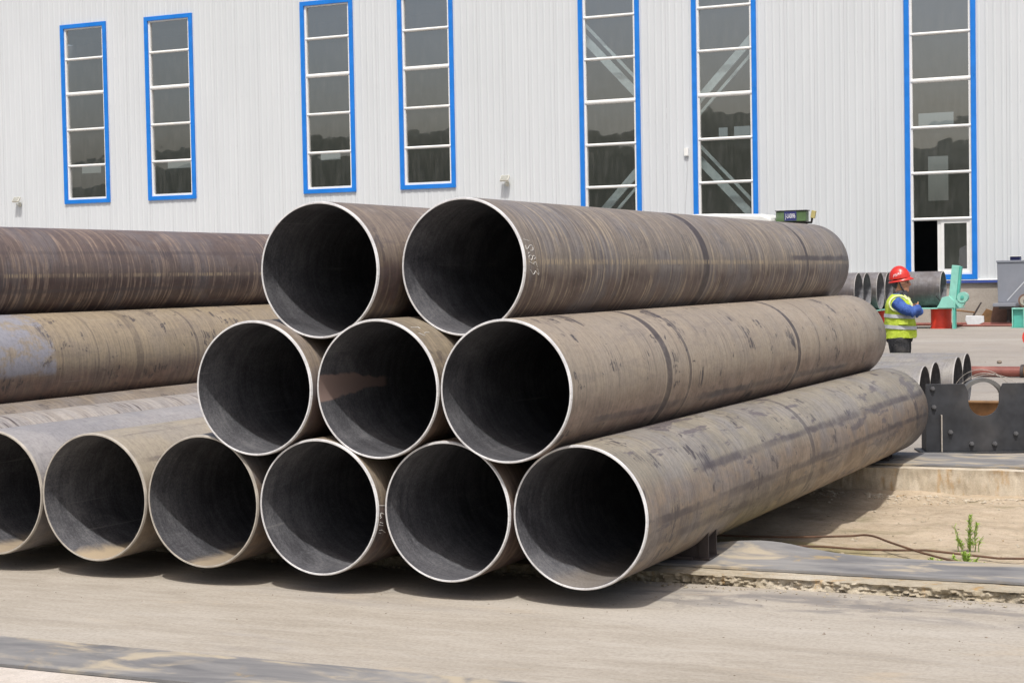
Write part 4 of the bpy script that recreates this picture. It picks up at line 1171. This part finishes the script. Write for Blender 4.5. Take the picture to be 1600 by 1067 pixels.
    for s in (-1, 1):                                                  # shoulder binding round the armholes, then front strip
        pts = []
        for k in range(17):
            a = R(-60 + 300*k/16)
            pts.append((0.025 + 0.125*math.cos(a+math.pi/2), s*(0.232 - 0.05*max(0, math.sin(a+math.pi/2))), 1.335 + 0.105*math.sin(a+math.pi/2)))
        MB().tube(pts, 0.013, 8).build('armhole_binding', m_vestedge, root, smooth=True)
        MB().tube([(0.070, s*0.06, 1.455), (0.125, s*0.055, 1.40), (0.170, s*0.05, 1.32), (0.190, s*0.04, 1.20)], 0.014, 8).build('front_binding', m_vestedge, root, smooth=True)
    MB().box(0.02, 0.15, -0.252, -0.236, 1.045, 1.105).build('pocket_flap', m_vest, root, bevel=0.006)
    t = MB()
    t.loft([(0.0, 0, 0.80, 0.175, 0.185), (0.005, 0, 0.88, 0.195, 0.205), (0.01, 0, 0.97, 0.175, 0.20)], 24)
    for s in (-1, 1):
        t.tube([(0.0, s*0.095, 0.86), (0.015, s*0.105, 0.70), (0.02, s*0.108, 0.48), (-0.01, s*0.110, 0.12)], [0.152, 0.138, 0.105, 0.088], 16)
    dress('trousers', t, m_trous, 0.011, 3)
    b = MB()
    for s in (-1, 1):
        b.tube([(-0.02, s*0.108, 0.16), (-0.02, s*0.108, 0.07)], [0.062, 0.060], 12)
        b.tube([(-0.06, s*0.108, 0.046), (0.06, s*0.112, 0.046), (0.17, s*0.118, 0.040)], [0.046, 0.046, 0.036], 12)
    dress('boots', b, m_blackrubber, 0.009, 2)
    # helmet: dome, ridge, brim
    hm = MB(); seg = 32; rings = 12; vs = []; fs = []
    hc = Vector((0.015, 0, 1.675)); tilt = Matrix.Rotation(R(-8), 3, 'Y')
    for i in range(rings+1):
        ph = (math.pi/2)*i/rings
        for k in range(seg):
            th = 2*math.pi*k/seg
            ridge = 1 + 0.05*math.exp(-(math.sin(th)/0.25)**2)*math.sin(ph)*0.6
            q = Vector((0.150*math.cos(ph)*math.cos(th), 0.115*math.cos(ph)*math.sin(th), 0.175*math.sin(ph)*ridge))
            vs.append(hc + tilt @ q)
    for i in range(rings):
        for k in range(seg):
            fs.append((i*seg+k, i*seg+(k+1) % seg, (i+1)*seg+(k+1) % seg, (i+1)*seg+k))
    fs.append(tuple(range(rings*seg, (rings+1)*seg)))
    hm.add(vs, fs)
    brim = []; bf = []
    for lev, (e, dz) in enumerate(((0.0, 0.004), (1.0, -0.010), (1.0, -0.022), (0.0, -0.014))):
        for k in range(seg):
            th = 2*math.pi*k/seg
            fr = max(0, math.cos(th))**2
            ex = 0.010 + 0.030*fr
            rr = Vector(((0.150 + e*ex)*math.cos(th), (0.115 + e*0.014)*math.sin(th), dz - 0.012*fr*e - 0.02*(1-fr)))
            brim.append(hc + tilt @ rr)
    for lev in range(4):
        for k in range(seg):
            l2 = (lev+1) % 4
            bf.append((lev*seg+k, lev*seg+(k+1) % seg, l2*seg+(k+1) % seg, l2*seg+k))
    hel = hm.build('helmet', m_helmet, root, smooth=True, angle=70)
    MB().add(brim, bf).build('brim', m_helmet, hel, smooth=True, angle=50)
    vs, fs = text_mesh('PSAE', 0.062)
    out = []
    for x, y, z in vs:
        u, w = x*0.92 - 0.012 + y*0.15, y*0.9 + 0.062 + x*0.28
        q = max(0.0, 1 - (u/0.150)**2 - (w/0.175)**2)
        out.append(hc + tilt @ Vector((u, -0.115*math.sqrt(q) - 0.0025, w)))
    MB().add(out, fs).build('lettering', m_letter, hel, fix=False)
    # chin strap and scarf, hair at the nape, spectacles
    MB().tube([(0.015, -0.088, 1.66), (0.035, -0.086, 1.58), (0.075, -0.062, 1.51), (0.105, 0, 1.482), (0.075, 0.062, 1.51), (0.035, 0.086, 1.58), (0.015, 0.088, 1.66)], 0.011, 8).build('chin_strap', m_scarf, root, smooth=True)
    hr = MB(); hr.ball((-0.035, 0, 1.615), 0.062, 0.078, 0.075, 16, 10)
    dress('hair', hr, m_scarf, 0.008, 1)
    sc = MB(); sc.loft([(0.02, 0, 1.415, 0.105, 0.098), (0.025, 0, 1.45, 0.098, 0.088), (0.035, 0, 1.49, 0.088, 0.078), (0.045, 0, 1.515, 0.078, 0.068)], 20)
    dress('scarf', sc, m_scarf, 0.009, 1)
    gl = MB()
    for s in (-1, 1):
        gl.tube([(0.138, s*0.012, 1.642), (0.140, s*0.012, 1.615), (0.130, s*0.052, 1.612), (0.128, s*0.055, 1.640), (0.138, s*0.012, 1.642)], 0.0035, 6)
        gl.tube([(0.130, s*0.054, 1.640), (0.03, s*0.085, 1.632)], 0.003, 6)
    gl.build('spectacles', m_blackrubber, root)
    root.location = (-5.10, 23.95, 0.066)
    root.rotation_euler = (0, 0, R(5))
    tag(root, 'worker in red helmet and lime vest standing with folded arms', 'person')
worker()

# ------------------------------------------------------------------ rods, weeds, debris
pts = [(-5.2 + 0.25*i, 12.35 + 0.02*fbm(i*0.3, 1), sand_z(-5.2+0.25*i, 12.35)+0.035) for i in range(30)]
tag(MB().tube(pts, 0.008, 8).build('rusty_rod', m_cable, smooth=True), 'long straight rusty rod lying on the sand', 'rod')
pts = [(-4.2, 12.30, -0.10), (-3.6, 12.42, -0.11), (-3.1, 12.55, -0.10), (-2.9, 12.52, -0.08), (-2.7, 12.35, -0.10), (-2.45, 12.12, -0.12), (-2.2, 11.95, -0.14), (-2.0, 11.85, -0.16)]
def smooth_path(p, n=8):
    p = [Vector(q) for q in p]; out = []
    for i in range(len(p)-1):
        a, b, c, d = p[max(i-1, 0)], p[i], p[i+1], p[min(i+2, len(p)-1)]
        for k in range(n):
            t = k/n
            out.append(0.5*((2*b) + (c-a)*t + (2*a-5*b+4*c-d)*t*t + (3*b-a-3*c+d)*t**3))
    return out + [p[-1]]
pts = smooth_path(pts)
tag(MB().tube(pts, 0.008, 8).build('rusty_rod', m_cable, smooth=True), 'bent rusty rod that crosses the sand towards the weeds', 'rod')

def leafmat():
    M = Mat('fresh weed leaf')
    n = M.noise(M.map(), 20, 3, 0.6)
    return M.fin(M.mix(n, (0.24, 0.38, 0.05), (0.42, 0.56, 0.14)), 0.6, 0, 0.3)
m_leaf = leafmat()
m_stem = paint('weed stem', (0.20, 0.27, 0.08), 0.7, 0.2)
def weed(x, y, stems, label):
    root = empty('weed_plant', (x, y, sand_z(x, y)))
    rnd = random.Random(int(x*1000))
    sm = MB(); lf = MB()
    for (dx, dy, h, lean, bushy) in stems:
        top = Vector((dx + lean, dy, h))
        pts = [Vector((dx, dy, -0.02)).lerp(top, t) + Vector((0.012*math.sin(5*t+dx*30), 0, 0)) for t in (0, 0.25, 0.5, 0.75, 1)]
        sm.tube(pts, [0.0045, 0.004, 0.0035, 0.003, 0.0015], 6)
        for k in range(int(bushy*h/0.0024)):
            t = rnd.random()**0.75
            p = Vector((dx, dy, 0)).lerp(top, t)
            az = rnd.uniform(0, 2*math.pi); el = rnd.uniform(0.2, 1.25)
            L = rnd.uniform(0.035, 0.075)*(1.1-0.5*t)
            d = Vector((math.cos(az)*math.cos(el), math.sin(az)*math.cos(el), math.sin(el)))
            s = d.cross(Vector((0, 0, 1))).normalized()*rnd.uniform(0.0035, 0.0065)
            q = p + d*L*0.55 + Vector((0, 0, 0.004)); e = p + d*L - Vector((0, 0, 0.006))
            lf.add([p, q+s, e, q-s], [(0, 1, 2, 3)])
    sm.build('stem', m_stem, root, smooth=True)
    lf.build('foliage', m_leaf, root, fix=False)
    tag(root, label, 'weed', 'weeds growing in the sand')
weed(-2.22, 12.72, [(0, 0, 0.26, 0.015, 1.2), (0.03, 0.02, 0.20, 0.03, 0.8), (-0.06, 0, 0.18, -0.04, 0.25), (-0.04, 0, 0.08, -0.04, 1.6), (0.0, 0, 0.08, 0.01, 1.6), (0.06, 0.01, 0.12, 0.04, 0.2)], 'tallest feathery green weed in the sand, behind the rusty rod')
weed(-2.12, 12.02, [(0, 0, 0.11, -0.01, 2.2), (0.04, 0, 0.07, 0.04, 1.4), (-0.04, 0.0, 0.08, -0.04, 1.4), (0.0, 0.03, 0.09, 0.02, 1.5)], 'low green weed in front of the rusty rod')
weed(-2.33, 11.95, [(0, 0, 0.06, -0.01, 2.2), (0.02, 0, 0.05, 0.03, 1.5)], 'small green weed tuft left of the low weed by the belt')
weed(-1.99, 11.92, [(0, 0, 0.05, 0.01, 2.0), (0.02, 0, 0.04, 0.03, 1.3)], 'small green weed tuft right of the low weed by the belt')

# bits of rubble: too many and too small to count
def rubble(name, n, fn, smin, smax, mat, label, seed):
    rnd = random.Random(seed); mb = MB()
    for _ in range(n):
        x, y, z = fn(rnd)
        s = rnd.uniform(smin, smax)*rnd.choice((0.6, 0.8, 1, 1, 1.5))
        M = Matrix.Translation((x, y, z)) @ Matrix.Rotation(rnd.uniform(0, 6.28), 4, 'Z') @ Matrix.Rotation(rnd.uniform(-0.5, 0.5), 4, 'X')
        a, b, c = s*rnd.uniform(0.6, 1.6), s*rnd.uniform(0.5, 1), s*rnd.uniform(0.35, 0.7)
        vs = [(a, 0, 0), (0.2*a, b, 0.1*c), (-a*0.8, 0.3*b, 0), (-0.2*a, -b, 0), (0.1*a, 0.1*b, c), (0, 0, -c*0.6)]
        mb.add([M @ Vector(v) for v in vs], [(0, 1, 4), (1, 2, 4), (2, 3, 4), (3, 0, 4), (1, 0, 5), (2, 1, 5), (3, 2, 5), (0, 3, 5)])
    return tag(mb.build(name, mat, fix=False), label, 'rubble', kind='stuff')
rubble('yard_grit', 500, lambda r: (r.uniform(-8.5, 0.5), min(9.7, 9.7-abs(r.gauss(0, 0.9))), 0.001), 0.002, 0.0065, m_pebble, 'dark grit scattered over the near yard', 1)
rubble('kerb_rubble', 420, lambda r: (r.uniform(-6.5, 1), 9.74-abs(r.gauss(0, 0.05)), 0.003), 0.003, 0.013, m_kerb, 'crumbs of concrete along the foot of the near beam', 2)
def onsand(r, y=None, spread=0.12):
    x = r.uniform(-6, 0.5); yy = y(r)
    return (x, yy, sand_z(x, yy)+0.003)
rubble('beam_rubble', 900, lambda r: onsand(r, lambda r: 15.52-abs(r.gauss(0, 0.16))), 0.006, 0.022, m_beam, 'concrete crumbs along the foot of the far beam', 3)
rubble('sand_grit', 1500, lambda r: onsand(r, lambda r: r.uniform(10.9, 15.5)), 0.004, 0.014, m_kerb, 'grit lying on the sand', 4)
rubble('far_grit', 500, lambda r: (r.uniform(-12, 2), r.uniform(17.2, 34), 0.067), 0.006, 0.018, m_pebble, 'grit scattered over the far yard', 5)
